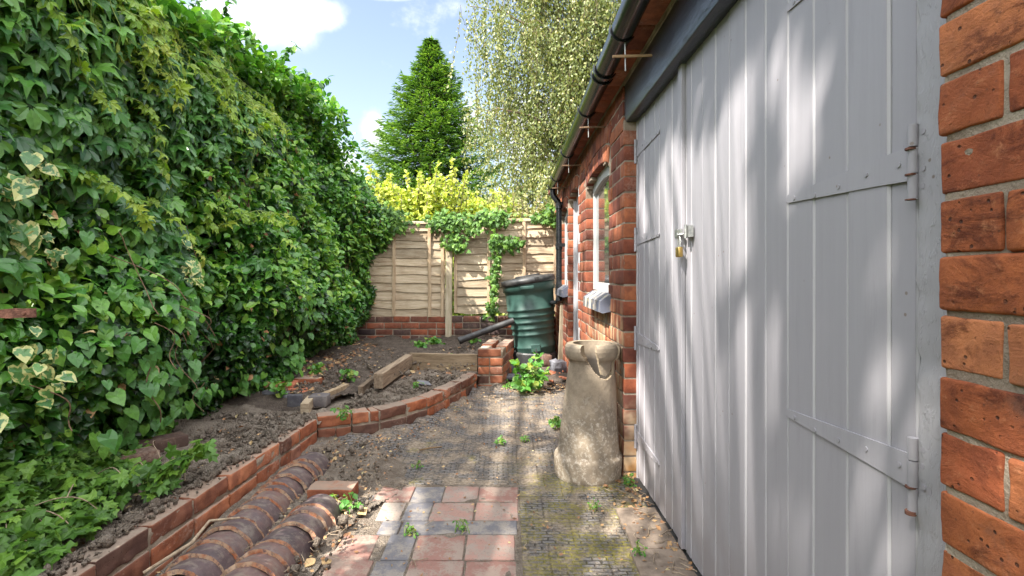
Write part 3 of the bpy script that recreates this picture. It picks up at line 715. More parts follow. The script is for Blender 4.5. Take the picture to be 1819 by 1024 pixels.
# garage door leaves
DX = .71
def leaf_door(edges, hinge_y, tip_dir, strip, name):
    g = G(); zb, zt = .018, 1.985
    for a, b in zip(edges[:-1], edges[1:]):
        a2, b2 = a + .0006, b - .0006; jx = ru(-.0012, .0012); c = .005
        prof = [(DX+.020, a2), (DX+c+jx, a2), (DX+c*.4+jx, a2+.0035), (DX+jx, a2+.005), (DX+jx, b2-.005), (DX+c*.4+jx, b2-.0035), (DX+c+jx, b2), (DX+.020, b2)]
        zs = np.linspace(zb, zt, 24); col = (rng.random(), 0, rng.random())
        V = np.array([[(x + .0008*math.sin(z*3+a*40), y + .0005*math.sin(z*5+a*11), z) for (x, y) in prof] for z in zs]).reshape(-1, 3)
        cc = np.tile(np.array(col), (len(V), 1)); cc[:, 1] = np.tile([1,1,1,0,0,1,1,1], 24)
        g.add(V, grid_faces(24, 8, False)[:, ::-1], cc)
        g.add(V[-8:], [tuple(range(8))[::-1]], col); g.add(V[:8], [tuple(range(8))], col)
    root = g.build(name, M['door_paint'], bld)
    # back ledges
    pass
    if strip:
        g = G(); rbox(g, (DX-.008, edges[0]+.022, 1.0), (.018,.044,1.96), r=.003, n=(3,3,12), smooth=False, col=(.8,0,0)); g.build('cover_strip', M['door_paint'], root)
    for z in (1.80, 1.316, .775, .235):
        g = G(); tip = hinge_y + tip_dir*.40; x0 = DX - .0005; x1 = DX - .0045
        tpz = z - .004
        pr = [(hinge_y, z-.031), (hinge_y, z+.031), (hinge_y+tip_dir*.09, z+.026), (tip, tpz+.010), (tip+tip_dir*.008, tpz), (tip, tpz-.010), (hinge_y+tip_dir*.09, z-.026)]
        n = len(pr); V = [(x0, y, q) for y, q in pr] + [(x1, y, q) for y, q in pr]
        fs = [tuple(range(n, 2*n)), tuple(range(n))[::-1]] + [(i, (i+1)%n, n+(i+1)%n, n+i) for i in range(n)]
        g.add(V, fs, (.9,0,0))
        for q in np.linspace(.035, .37, 5):     # screw heads
            tube(g, [(x1+.001, hinge_y+tip_dir*q, z-.004+.008*math.sin(q*60)), (x1-.0022, hinge_y+tip_dir*q, z-.004+.008*math.sin(q*60))], .0052, 10, col=(.3,0,0), smooth=False)
        for a, b in ((-.066,-.022),(-.020,.024),(.026,.064)):
            tube(g, [(x1-.006, hinge_y-tip_dir*.004, z+a), (x1-.006, hinge_y-tip_dir*.004, z+b)], .0078, 14, col=(.9,0,0))
        bx(g, (x1+.003, min(hinge_y-tip_dir*.004, hinge_y-tip_dir*.036), z-.062), (x1-.001, max(hinge_y-tip_dir*.004, hinge_y-tip_dir*.036), z+.062), col=(.9,0,0))
        for q in (-.045, -.015, .02, .048):
            tube(g, [(x1, hinge_y-tip_dir*(.022+.004*math.sin(q*200)), z+q), (x1-.0032, hinge_y-tip_dir*(.022+.004*math.sin(q*200)), z+q)], .005, 10, col=(.3,0,0), smooth=False)
        g.build('strap_hinge', M['door_paint'], root)
    return root
e_near = [.880,.945,1.061,1.177,1.286,1.398,1.514,1.628,1.736,1.852,1.966,2.022]
e_far = [2.030,2.095,2.196,2.29,2.384,2.458,2.556,2.648,2.737,2.782]
d1 = leaf_door(e_near, .880, 1, False, 'garage_door')
d2 = leaf_door(e_far, 2.782, -1, True, 'garage_door')
d1['label'] = 'wide near leaf of the grey boarded garage doors, with broad strap hinges'
d2['label'] = 'narrow far leaf of the grey boarded garage doors, beside the chimney pot'
# rust run under the lower near hinge
for a_, b_ in ((.706,.713),(.752,.755),(1.336,1.340),(1.292,1.295),(1.2495,1.2515)):
    g = G(); tube(g, [(DX-.0145, .876, a_), (DX-.0145, .876, b_)], .0083, 14); g.build('rust_ring', M['rust'], d1)
# frame posts and threshold
g = G()
rbox(g, (DX+.018, .79, 1.0), (.05,.164,2.0), r=.006, n=(3,8,90), amp=.0035, freq=45, smooth=True)
rbox(g, (DX+.022, 2.80, 1.0), (.05,.03,2.0), r=.003, n=(3,3,30), amp=.002, freq=30, smooth=True)
bx(g, (DX+.05, .76, 1.9), (DX+.09, 2.80, 2.0))
g.build('door_frame', M['frame_paint'], bld)
g = G(); bx(g, (DX+.012, .76, -.02), (DX+.05, 2.80, .03)); bx(g, (DX-.04, 1.2, -.02), (DX+.011, 2.79, .004), col=(.1,0,0)); g.build('threshold', M['dull_black'], bld)
g = G(); bx(g, (DX+.05, .70, 0), (DX+.06, 2.86, 2.1)); g.build('door_backing', M['dark_inside'], bld)

# windows
def window(o, sill_y0, sill_y1):
    c, wd, z0, zs = o['c'], o['w'], o['z0'] + .02, o['zs']; fx0, fx1 = WX+.055, WX+.10
    g = G()
    for s in (-1, 1):
        y0 = c + s*wd; bx(g, (fx0, min(y0, y0 - s*.026), z0), (fx1, max(y0, y0 - s*.026), zs+.02))
    bx(g, (fx0-.003, c-wd+.045, z0), (fx1, c+wd-.045, z0+.055)); pass
    # curved head
    us = np.linspace(-1, 1, 25); hi = [arch_i(o, c+wd*t)+.004 for t in us]; lo = [zs - .035 + .055*(1-t*t) for t in us]
    V = [(fx0-.002, c+wd*t, q) for t, q in zip(us, hi)] + [(fx0-.002, c+wd*t, q) for t, q in zip(us, lo)] + [(fx1, c+wd*t, q) for t, q in zip(us, lo)]
    g.add(V, [(i, i+1, 26+i, 25+i) for i in range(24)] + [(25+i, 26+i, 51+i, 50+i) for i in range(24)])
    f = g.build('window', M['white_paint'], bld)
    g = G(); bx(g, (fx0+.02, c-wd+.04, z0+.05), (fx0+.024, c+wd-.04, zs+.03)); g.build('pane', M['glass'], f)
    g = G(); bx(g, (fx1+.08, c-wd-.1, z0-.1), (fx1+.09, c+wd+.1, zs+.3)); g.build('dark_room_panel', M['dark_inside'], f)  # dark sheet standing in for the unlit room behind the glass
    # sill of splayed blue bricks on edge
    g = G(); n = max(3, int((sill_y1 - sill_y0)/.078))
    for i in range(n):
        y0 = sill_y0 + (sill_y1-sill_y0)*i/n + .002; y1 = sill_y0 + (sill_y1-sill_y0)*(i+1)/n - .003; zt = o['z0'] + .02; j = ru(-.004,.004)
        pr = [(WX+.06, zt), (WX+.0, zt-.002), (WX-.066+j, zt-.048), (WX-.070+j, zt-.118), (WX-.05, zt-.125), (WX+.06, zt-.10)]
        V = [(x, y0, z) for x, z in pr] + [(x, y1, z) for x, z in pr]
        g.add(V, [tuple(range(6)), tuple(range(6,12))[::-1]] + [(q, q+6, (q+1)%6+6, (q+1)%6) for q in range(6)], (rng.random(), 0, rng.random()))
    g.build('window_sill', M['sill'], bld)
def sill_fn(t, p, pos, c):
    n = t.noise(pos, 20, 6, .7)
    col = t.ramp(c[0], [(0, (.07,.08,.11)), (.45, (.12,.13,.17)), (.75, (.34,.31,.27)), (1, (.55,.50,.42))])
    col = t.mix(t.math('MULTIPLY', t.smooth(n, .5, .68), .6), col, (.5,.42,.26)); t.put(p.inputs['Base Color'], col); bump(t, p, n, .5, .004)
M['sill'] = mat('sill', sill_fn, .45, .5)
window(WIN, 3.16, 3.86); window(WN2, 5.43, 6.2)
# pedestrian door
g = G(); o = PDR
bx(g, (WX+.075, o['c']-o['w']-.02, 0), (WX+.115, o['c']+o['w']+.02, 1.99)); pd = g.build('side_door', M['frame_paint'], bld)
g = G(); bx(g, (WX+.050, o['c']-o['w']+.002, 0), (WX+.0745, o['c']-o['w']+.06, 1.9)); bx(g, (WX+.050, o['c']+o['w']-.035, 0), (WX+.0745, o['c']+o['w'], 1.9)); g.build('door_jamb', M['frame_paint'], bld)
g = G(); tube(g, [(WX+.075, 4.78, 1.0), (WX+.045, 4.78, 1.0)], .012, 10); tube(g, [(WX+.045, 4.78, 1.0), (WX+.03, 4.78, 1.0)], .024, 12); g.build('handle', M['galv'], pd)
# timber jamb board standing proud of the side door
g = G(); rbox(g, (.655, 4.60, .98), (.028,.085,1.9), rot=euler(.01,0,0), r=.004, n=(3,3,12), amp=.001); g.build('door_architrave', M['frame_paint'], bld)

# gutter
GX = .52
def gz(y): return 2.24 - .012*max(0, y-2) - .016*max(0, y-4.4)
gy0, gy1 = WALL_A, 5.98
ysg = np.linspace(gy0, gy1, 40); th = np.linspace(math.pi, 2*math.pi, 17)
g = G(); outer = np.array([[(GX + .056*math.cos(a), y, gz(y) + .056*math.sin(a)) for a in th] for y in ysg]); inner_ = np.array([[(GX + .052*math.cos(a), y, gz(y) + .052*math.sin(a)) for a in th] for y in ysg])
g.add(outer.reshape(-1,3), grid_faces(40,17), smooth=True); g.add(inner_.reshape(-1,3), grid_faces(40,17)[:, ::-1], smooth=True)
for s in (0, 16): g.add(np.concatenate([outer[:, s], inner_[:, s]]), [(i, i+1, 41+i, 40+i) for i in range(39)])
g.add([outer[-1][i] for i in range(17)], [tuple(range(17))])
gut = g.build('gutter', M['black_plastic'], bld)
def ring(y, wd, rr):
    g = G(); a2 = np.linspace(math.pi*.93, math.pi*2.07, 20)
    for r_, fl in ((rr, False),):
        V = [[(GX + q*math.cos(a), y+dy, gz(y) + q*math.sin(a)) for a in a2] for q, dy in ((rr-.006,-wd/2),(rr,-wd/2),(rr,wd/2),(rr-.006,wd/2))]
        g.add(np.array(V).reshape(-1,3), grid_faces(4,20), smooth=False)
    return g
for y in (-1.0, .1, 1.2, 2.30, 3.36, 4.46, 5.45):
    ring(y, .02, .0635).build('bracket', M['black_plastic'], gut)
    g = G(); z = gz(y)
    tube(g, [(GX+.01, y, z-.055), (GX+.012, y, z-.19)], .0035, 6)
    g.build('bracket_rod', M['galv'], gut)
    g = G(); rbox(g, (GX+.055, y-.008, z-.125), (.21,.008,.011), rot=euler(0, -.03, 0), r=.002, n=(5,3,3), amp=.002, freq=40)
    g.build('bracket_spike', M['stick'] if y < 3 else M['stem_brown'], gut)
for y in (2.72, 2.80, 5.93): ring(y, .028, .066).build('gutter_union', M['black_plastic'], gut)
# downpipe
g = G(); yp = 5.93; px_ = .592
tube(g, [(GX, yp, gz(yp)-.03), (GX, yp, gz(yp)-.10), (GX+.01, yp, gz(yp)-.13), (px_-.01, yp, gz(yp)-.19), (px_, yp, gz(yp)-.22), (px_, yp, .82)], .034, 14)
for z in (gz(yp)-.24, 1.45, .98): tube(g, [(px_, yp, z-.03), (px_, yp, z+.03)], .041, 14)
tube(g, [(px_, yp, .90), (px_-.02, yp+.02, .80), (.50, 6.1, .79)], .026, 10)
for z in (1.47, 1.95): bx(g, (px_-.012, yp-.046, z-.02), (WX+.02, yp+.046, z+.02))
g.build('downpipe', M['black_plastic'], bld)

# hasp (part of the far leaf) and padlock
g = G(); hz = 1.288
bx(g, (DX-.022, 1.93, hz-.022), (DX-.0165+.012, 1.985, hz+.022)); bx(g, (DX-.026, 2.0, hz-.012), (DX-.022, 2.085, hz+.014)); bx(g, (DX-.024, 2.062, hz-.02), (DX-.018, 2.085, hz+.02))
tube(g, [(DX-.018, 2.012, hz-.006), (DX-.040, 2.012, hz-.004), (DX-.040, 2.002, hz-.010), (DX-.018, 1.998, hz-.006)], .0035, 8)
tube(g, [(DX-.028, 1.95, hz-.026), (DX-.028, 1.95, hz+.026)], .006, 8)
for q in (-.014, .014): tube(g, [(DX-.022, 1.965, hz+q), (DX-.0255, 1.965, hz+q)], .004, 8)
g.build('hasp', M['galv'], d1)
pl = thing('padlock', 'small brass padlock hanging from the hasp on the grey garage doors', 'padlock', loc=(DX-.034, 2.005, hz-.10))
g = G(); rbox(g, (DX-.034, 2.005, hz-.077), (.020,.036,.040), r=.004, n=(4,4,4), smooth=True); g.build('lock_body', M['brass'], pl)
g = G(); a = np.linspace(0, math.pi, 12); tube(g, [(DX-.034, 2.005-.0125, hz-.056)] + [(DX-.034, 2.005-.0125*math.cos(q), hz-.035+.020*math.sin(q)) for q in a] + [(DX-.034, 2.005+.0125, hz-.056)], .0032, 8); g.build('shackle', M['galv'], pl)

# ------------------------------------------------------------------ chimney pot
pc = np.array([.447, 2.87]); 
prof = [(.0,.186),(.012,.190),(.105,.190),(.118,.184),(.128,.172),(.30,.157),(.50,.140),(.632,.128),(.645,.133),(.655,.146),(.672,.153),(.70,.157),(.72,.154),(.733,.144),(.735,.138)]
zz_ = np.concatenate([np.linspace(0,.48,50), np.linspace(.485,.735,84)]); pr_r = np.interp(zz_, [p[0] for p in prof], [p[1] for p in prof])
NA = 320
def pot_pt(az_, z, off=0.0):
    r = np.interp(z, [p[0] for p in prof], [p[1] for p in prof]) + off
    return r
AZ = np.linspace(0, 2*math.pi, NA, endpoint=False)
ZZp, AA = np.meshgrid(zz_, AZ, indexing='ij'); RR = np.interp(ZZp, [p[0] for p in prof], [p[1] for p in prof])
# front of the pot faces -Y: screen-x offset s = sin(angle from -Y)
def sdir(a): return np.sin(a), -np.cos(a)          # x, y direction for angle a measured from the camera side
Xp = pc[0] + RR*np.sin(AA); Yp = pc[1] - RR*np.cos(AA)
Xp = Xp + .04*ZZp
nz = fbm(np.stack([Xp, Yp, ZZp], -1)*9, 4, 4)*.003
Xp += nz*np.sin(AA); Yp -= nz*np.cos(AA)
# the broken piece, as a polygon in (signed arc angle, z)
brk = [(-.58,.80),(-.58,.70),(-.50,.685),(-.26,.635),(0,.59),(.26,.558),(.53,.550),(.98,.582),(1.17,.64),(1.17,.80)]
shard = [(.0,.80),(-.02,.70),(.10,.66),(.20,.62),(.32,.574),(.53,.568),(.95,.600),(1.14,.65),(1.15,.80)]
def inpoly(a, z, poly):
    ins = np.zeros(a.shape, bool); n = len(poly)
    for i in range(n):
        (x1, y1), (x2, y2) = poly[i], poly[(i+1)%n]
        ins ^= ((y1 > z) != (y2 > z)) & (a < (x2-x1)*(z-y1)/(y2-y1+1e-12)+x1)
    return ins
As = (AA + math.pi) % (2*math.pi) - math.pi
jag = .009*fbm(np.stack([As*30, ZZp*90, 0*As], -1), 2, 7)
hole = inpoly(As + jag, ZZp + jag*.5, brk)
def pot_shell(mask, off, rim_only=False, zmin=0):
    g = G(); nu, nv = ZZp.shape; f = grid_faces(nu, nv, True); keep = mask.ravel()[f].all(1)
    th_ = .024
    rr = np.where(ZZp > .64, RR - .115*0 - th_, RR - th_); rr = np.minimum(RR - .012, np.interp(ZZp, [0,.12,.63,.735], [.155,.15,.105,.110]))
    O = np.stack([Xp + off*np.sin(AA), Yp - off*np.cos(AA), ZZp], -1).reshape(-1,3)
    I = np.stack([pc[0] + .04*ZZp + (rr+off)*np.sin(AA), pc[1] - (rr+off)*np.cos(AA), ZZp], -1).reshape(-1,3)
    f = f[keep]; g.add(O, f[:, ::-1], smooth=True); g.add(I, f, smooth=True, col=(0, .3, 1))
    # broken / open edges
    e = np.concatenate([f[:, [0,1]], f[:, [1,2]], f[:, [2,3]], f[:, [3,0]]]); key = np.sort(e, 1); _, inv, cnt = np.unique(key, axis=0, return_inverse=True, return_counts=True)
    be = e[cnt[inv.ravel()] == 1]
    V = np.concatenate([O[be[:,0]], O[be[:,1]], I[be[:,1]], I[be[:,0]]]); k = len(be); i = np.arange(k)
    g.add(V, np.stack([i, i+k, i+2*k, i+3*k], 1), col=(0, 1, 0))
    return g
cp = thing('chimney_pot', 'tall tapering buff clay chimney pot with broken rim standing by the garage door', 'chimney pot', loc=(pc[0], pc[1], 0))
pot_shell(~hole, 0).build('pot_body', M['pot'], cp)
pot_shell(inpoly(As - jag, ZZp, shard), -.010).build('broken_shard', M['pot'], cp)['label'] = 'cracked shard slipped inwards at the rim'
g = G(); a = np.linspace(-.4,.9,30)
pts = [(pc[0]+(.139+.0)*math.sin(q), pc[1]-.1385*math.cos(q), .612-.028*(q+.4)/1.3+.002*math.sin(q*9)) for q in a]
g.add([(0,0,0)],[]) if False else None
pass

# ------------------------------------------------------------------ water butt
wb0 = np.array([.335, 6.25, .165])
T6 = euler(0, R(-6.0), 0)
wb = thing('water_butt', 'dark green ribbed plastic water butt leaning by the black downpipe', 'water butt', loc=wb0)
wb.rotation_euler = (0, R(-6.0), 0)
def lathe(prof, n=64, oval=1.0):
    a = np.linspace(0, 2*math.pi, n, endpoint=False)
    v = np.array([[(r*math.cos(q), r*math.sin(q), z) for q in a] for z, r in prof]); return v.reshape(-1,3), grid_faces(len(prof), n, True)[:, ::-1]
pf = [(0,.0),(0,.235),(.012,.243),(.075,.247),(.085,.255),(.10,.255),(.108,.249)]
for k in range(5):
    z = .25 + k*.075; r = .251 + k*.0095
    pf += [(z-.018,r),(z-.008,r+.011),(z+.006,r+.012),(z+.016,r+.002)]
pf += [(.72,.298),(.765,.303),(.772,.322),(.85,.326),(.872,.326),(.876,.316)]
g = G(); v, f = lathe(pf); g.add(v, f, smooth=True)
body = g.build('butt_body', M['green_plastic']); body.parent = wb
g = G(); v, f = lathe([(.858,.332),(.858,.338),(.905,.336),(.925,.322),(.935,.29),(.937,.20),(.945,.17),(.95,.0)]); LP = np.array([0,0,.868]); q = (v-LP) @ euler(0, R(-3.5), 0).T + LP
g.add(q, f, smooth=True)
for a in (0.3, 1.9, 3.4, 5.0): rbox(g, (np.array([.325*math.cos(a), .325*math.sin(a), .905])-LP) @ euler(0, R(-3.5), 0).T + LP, (.03,.05,.045), rot=euler(0,R(-2.5),0) @ rz(a), r=.006, n=(3,3,3), smooth=True)
rbox(g, (-.005, -.05, .950), (.30,.08,.02), rot=euler(0,R(-3.5),0), r=.012, n=(5,4,4), smooth=True)
o = g.build('lid', M['dull_black']); o.parent = wb
g = G(); rbox(g, (-.03, -.325, .815), (.16,.02,.04), r=.006, n=(4,3,3), smooth=True); o = g.build('handle', M['green_plastic']); o.parent = wb
g = G(); tube(g, [(.0,-.25,.05),(.0,-.30,.05)], .014, 10); tube(g, [(.0,-.29,.05),(.0,-.295,.015)], .01, 8); rbox(g, (0,-.292,.075), (.012,.01,.03), r=.002, n=(3,3,3)); o = g.build('tap', M['dull_black']); o.parent = wb
g = G(); rbox(g, (0,-.247,.09), (.11,.02,.09), r=.006, n=(3,3,3)); o = g.build('tap_boss', M['green_plastic']); o.parent = wb
bs = thing('butt_stand', 'black plastic stand under the green water butt', 'plinth', loc=(.32,6.25,.0))
g = G(); a = np.linspace(0, 2*math.pi, 48, endpoint=False)
pfz = [(.02,.27),(.02,.275),(.17,.262),(.185,.25),(.19,.2),(.165,.0)]
v = np.array([[(.33+r*(1+.02*(1 if int(i/4)%2 else -1))*math.cos(q), 6.25+r*(1+.02*(1 if int(i/4)%2 else -1))*math.sin(q), z - .10*(r*math.cos(q))*0) for i, q in enumerate(a)] for z, r in pfz]).reshape(-1,3)
g.add(v, grid_faces(6, 48, True)[:, ::-1], smooth=False); g.build('stand', M['dull_black'], bs)

# ------------------------------------------------------------------ fence and its low brick wall
FY = 6.88
def brick_run(g, p0, p1, z0, ncourse, depth=.105, matb=0, nn=(6,3,3), amp=.003, jit=.006, side=1, phase=0, L0=.235, mortar=True, matm=1, ragged=0):
    """stretcher courses from p0 to p1 (xy); front face lies to the right-hand side of p0->p1"""
    p0, p1 = np.array(p0[:2], float), np.array(p1[:2], float); L = np.linalg.norm(p1-p0); d = (p1-p0)/L; nrm = np.array([d[1], -d[0]])
    ang = math.atan2(d[1], d[0])
    for k in range(ncourse):
        u = -(.5*L0 if (k+phase) % 2 else 0)
        while u < L - .02:
            l = L0 if rng.random() > .22 else L0*.5
            a, b = max(u, 0), min(u+l, L); u += l
            if b - a < .04: continue
            if ragged and k == ncourse-1 and rng.random() < ragged: continue
            c = p0 + d*(a+b)/2 - nrm*(depth/2 + ru(-jit, jit)*.5)
            rbox(g, (c[0], c[1], z0 + (k+.5)*CH + ru(-.002,.002)), (b-a-.011, depth, CH-.013), rot=euler(ru(-.02,.02), 0, ang+ru(-.02,.02)), r=.007, n=nn, amp=amp, freq=26, mat=matb, smooth=True)
    if mortar:
        c = (p0+p1)/2 - nrm*(depth/2)
        rbox(g, (c[0], c[1], z0 + ncourse*CH/2 - .008), (L-.006, depth-.018, ncourse*CH-.022), rot=rz(ang), r=.0, n=(max(2,int(L/.03)),3,max(2,ncourse*3)), amp=.004, freq=30, mat=matm, smooth=True)
    return g
g = G(); brick_run(g, (-3.2, FY-.06), (.64, FY-.06), .05, 6, depth=.2, matb=0)
lw = g.build('low_brick_wall', [M['brick_back'], M['mortar']]); tag(lw, 'low dark brick wall carrying the timber fence panels at the back', 'wall')
def fence_panel(x0, x1, zb, zt, battens, name_label, seed, skew=0):
    root = thing('lap_fence', name_label, 'fence', 'waney lap fence panels', loc=((x0+x1)/2, FY, zb))
    n = 11; pitch = (zt - zb)/n
    g = G(); m = 64; u = np.linspace(x0, x1, m)
    for k in range(n):
        z_lo = zb + k*pitch; z_hi = z_lo + pitch + .035
        wav = .013*fbm(np.stack([u*2.2, 0*u+k*3.7+seed, 0*u], -1), 3, seed) + .006*np.sin(u*9+k*2+seed)
        tl = skew*(u-x0)
        low = z_lo + wav + tl; hi = np.full(m, z_hi) + tl; xo = FY - .03 + ru(-.003,.003)
        rows_ = [(low, xo-.016), (low+.004, xo-.020), ((low+hi)/2, xo-.009), (hi, xo+.002), (hi, xo+.010), (low, xo-.008)]
        V = np.array([[(u[i], y, z[i]) for i in range(m)] for z, y in rows_]).reshape(-1,3)
        f = grid_faces(6, m); f = np.concatenate([f, [[5*m+i, i, i+1, 5*m+i+1] for i in range(m-1)]])
        g.add(V, f, (rng.random(), 0, rng.random()), 0, False)
    g.build('slats', M['fence_wood'], root)
    for xb in battens:
        g = G(); rbox(g, (xb, FY-.058, (zb+zt)/2 + skew*(xb-x0)), (.042,.022,zt-zb-.02), rot=euler(0, ru(-.006,.006), 0), r=.003, n=(3,3,14), amp=.002, col=(ru(.5,1),0,rng.random())); g.build('batten', M['fence_batten'], root)
    g = G(); rbox(g, ((x0+x1)/2, FY-.05, zt+.008+skew*(x1-x0)/2), (x1-x0,.05,.032), rot=euler(0, -math.atan(skew), 0), r=.004, n=(12,3,3), amp=.003, col=(.6,0,.3)); g.build('cap_rail', M['fence_wood'], root)
xw = lambda x, Y=FY-.05: (x-CX)/F*Y
fence_panel(xw(557), xw(791), .565, 1.83, [xw(575), xw(637), xw(700), xw(763), xw(786)], 'weathered lap fence panel beside the tall hedge, left of the grey post', 3, -.012)
fence_panel(xw(806), xw(1010), .60, 1.84, [xw(809), xw(868), xw(931), xw(986)], 'weathered lap fence panel behind the water butt, hung with ivy', 9, .010)
g = G(); rbox(g, (xw(798), FY-.075, 1.0), (.085,.075,1.50), rot=euler(0,.006,0), r=.005, n=(4,4,24), amp=.004, freq=14, col=(.9,0,.3))
o = g.build('fence_post', M['post_wood'], loc=(xw(798), FY-.075, .25)); tag(o, 'grey weathered wooden post standing between the two fence panels', 'post')

# ------------------------------------------------------------------ raised bed edging
def wall_thing(g, name, label, cat='garden wall', mats=None):
    o = g.build(name, mats or [M['brick_bed'], M['mortar']]); return tag(o, label, cat)
g = G(); brick_run(g, st0, st_b, ZT - 3*CH, 3, depth=.11, nn=(20,7,8), amp=.0055, jit=.012)
wall_thing(g, 'bed_edging_wall', 'straight low red brick edging wall with flat top, running beside the ridge tiles')
g = G()
for i in range(len(curve)-1):
    brick_run(g, curve[i], curve[i+1]+(curve[i+1]-curve[i])*.0, ZT - 3*CH, 3, depth=.11, nn=(14,6,7), amp=.0055, jit=.012, phase=i, L0=(.235 if i < 5 else .22), mortar=True)
wall_thing(g, 'bed_edging_wall', 'curved low red brick edging wall round the middle soil bed')
g = G()
brick_run(g, (-.30, 4.90), (-.05, 4.90), -.02, 5, depth=.11, nn=(10,4,5), amp=.004)
brick_run(g, (-.05, 4.91), (.06, 5.65), -.02, 5, depth=.11, nn=(8,4,5), amp=.004, ragged=.4)
brick_run(g, (-.20, 5.0), (-.10, 5.65), -.02, 5, depth=.11, nn=(6,3,3), amp=.004, ragged=.3)
wall_thing(g, 'brick_pier', 'short broken red brick pier between the beds and the water butt', 'brick pier')

# timbers
def beam(name, a, b, h, wd, m, label, cat='timber', roll=0, group=None):
    a, b = np.array(a, float), np.array(b, float); L = np.linalg.norm(b-a); d = (b-a)/L
    ang = math.atan2(d[1], d[0]); pit = -math.asin(d[2]); c = (a+b)/2 - np.array([0,0,h/2])
    g = G(); rbox(g, (0,0,0), (L, wd, h), r=.005, n=(max(4,int(L/.05)),4,4), amp=.004, freq=14)
    g.v[0] = g.v[0] @ euler(roll, pit, ang).T + c
    o = g.build(name, m, loc=c - np.array([0,0,h/2])); return tag(o, label, cat, group)
beam('timber_plank', (-.97,4.98,.355), (-.30,4.93,.35), .17, .045, M['timber_x'], 'pale upright plank along the back of the middle soil bed, against the brick pier')
beam('timber_sleeper', PZ(672,664,.33)+[0,0,0], PZ(727,629,.345), .12, .075, M['timber'], 'thick dark brown sleeper slanting along the left of the middle bed')
beam('timber_batten', PZ(640,687,.235), PZ(664,668,.245), .07, .04, M['timber'], 'short greyish timber batten butting the near end of the dark sleeper')
beam('timber_batten', PZ(566,702,.245), PZ(616,681,.235), .07, .05, M['timber_x'], 'pale timber batten beside the pile of red quarry tiles')
beam('timber_block', PZ(541,722,.215)+[0,0,.02], PZ(553,707,.22)+[0,0,.02], .09, .06, M['fence_wood'], 'short yellowish timber stub between the two blue bricks')

def block(name, c, size, ang, m, label, cat='brick', tilt=(0,0), group=None, n=(10,6,5), amp=.004, mats=None):
    c = np.array(c, float); g = G(); rbox(g, (0,0,0), size, r=.006, n=n, amp=amp, freq=24, smooth=True)
    g.v[0] = g.v[0] @ euler(tilt[0], tilt[1], ang).T + c
    o = g.build(name, m, loc=c - [0,0,size[2]/2]); return tag(o, label, cat, group)
def onz(x, y, z, h): q = PZ(x, y, z); return q + np.array([0, .03, h/2-.01])
block('blue_brick', onz(565,722,.17,.075)+[0,0,.01], (.13,.11,.08), .05, M['brick_blue'], 'dark blue half brick at the far end of the straight edging wall')
block('blue_brick', onz(521,722,.17,.085), (.10,.05,.09), -.05, M['brick_blue'], 'upright dark blue brick end left of the yellowish timber stub')
block('blue_brick', onz(487,712,.18,.07), (.20,.05,.08), -.12, M['slate'], 'long low blue brick lying at the edge of the ivy-covered soil')
block('blue_brick', onz(450,695,.20,.075), (.17,.11,.075), .3, M['brick_blue'], 'tilted dark blue brick half hidden by ivy at the foot of the hedge', tilt=(.1,-.1))
block('quarry_tile', onz(520,694,.20,.03), (.20,.18,.035), .35, M['terracotta'], 'flat red quarry tile lowest in the pile beside the pale batten', 'tile')
block('quarry_tile', onz(500,686,.23,.03), (.20,.17,.035), .1, M['terracotta'], 'red quarry tile at the hedge side of the pile', 'tile')
block('quarry_tile', onz(548,681,.22,.05), (.20,.15,.06), -.15, M['brick_bed'], 'thick pinkish brick paver at the back of the tile pile', 'paver')
block('quarry_tile', onz(535,702,.19,.03), (.19,.06,.04), .5, M['terracotta'], 'narrow orange tile edge leaning beside the blue bricks', 'tile')
block('brown_brick', PZ(228,838,.17)+[0,0,.045], (.235,.11,.08), .95, M['brick_brown'], 'weathered dark brown brick lying on the soil beside the ivy', n=(14,8,6))
block('brown_brick', PZ(285,805,.17)+[0,0,.04], (.235,.11,.08), .92, M['brick_brown'], 'brown brick next behind on the soil, partly under ivy leaves', n=(14,8,6))
block('brown_brick', PZ(150,862,.16)+[0,0,.04], (.235,.11,.08), .8, M['brick_brown'], 'dark brick nearest the camera among the creeping ivy', n=(14,8,6))
block('red_brick', PZ(588,893,0)+[0,.03,.036], (.225,.11,.075), -.02, M['brick_bed'], 'single loose red brick lying at the end of the right tile row', n=(16,9,7))
block('red_brick', P(868,642,5.0)-[0,0,.02], (.06,.10,.11), .3, M['brick_bed'], 'orange half brick leaning at the foot of the brick pier', tilt=(0,.5)) if False else None
block('red_brick', PZ(861,686,.0)+[0,0,.05], (.06,.07,.12), .3, M['terracotta'], 'small orange brick bat leaning at the foot of the brick pier', tilt=(0,.45))
block('blue_brick', PZ(846,693,.0)+[0,0,.025], (.10,.10,.05), .3, M['brick_blue'], 'flat dark blue brick bat at the near corner of the brick pier')
block('grey_block', PZ(908,664,.05)+[0,0,.07], (.07,.07,.14), .1, M['slate'], 'small upright grey stone block below the water butt')
block('slate_slab', PZ(905,678,.03)+[0,0,.05], (.24,.16,.03), .15, M['slate'], 'dark slate slab beside the leafy plant under the water butt', 'slab')
block('slate_slab', PZ(763,668,.2)+[0,-.3,.0], (.11,.07,.012), .5, M['slate'], 'thin purple slate fragment lying on the middle soil bed', 'slate', tilt=(.3,.2))
for i, (x, y, s, a, lab) in enumerate(((985,668,.15,.2,'broken orange tile leaning on the rubble by the leafy plant'), (1000,662,.14,.9,'broken red tile on top of the rubble near the downpipe'), (975,680,.13,1.4,'broken orange tile nearest the path in the rubble heap'), (1005,676,.12,.5,'broken red tile against the wall in the rubble heap'))):
    block('broken_tile', PZ(x, y, .04)+[0,0,.02], (s,.09,.02), a, M['terracotta'], lab, 'tile', tilt=(.35-.1*i,.25))
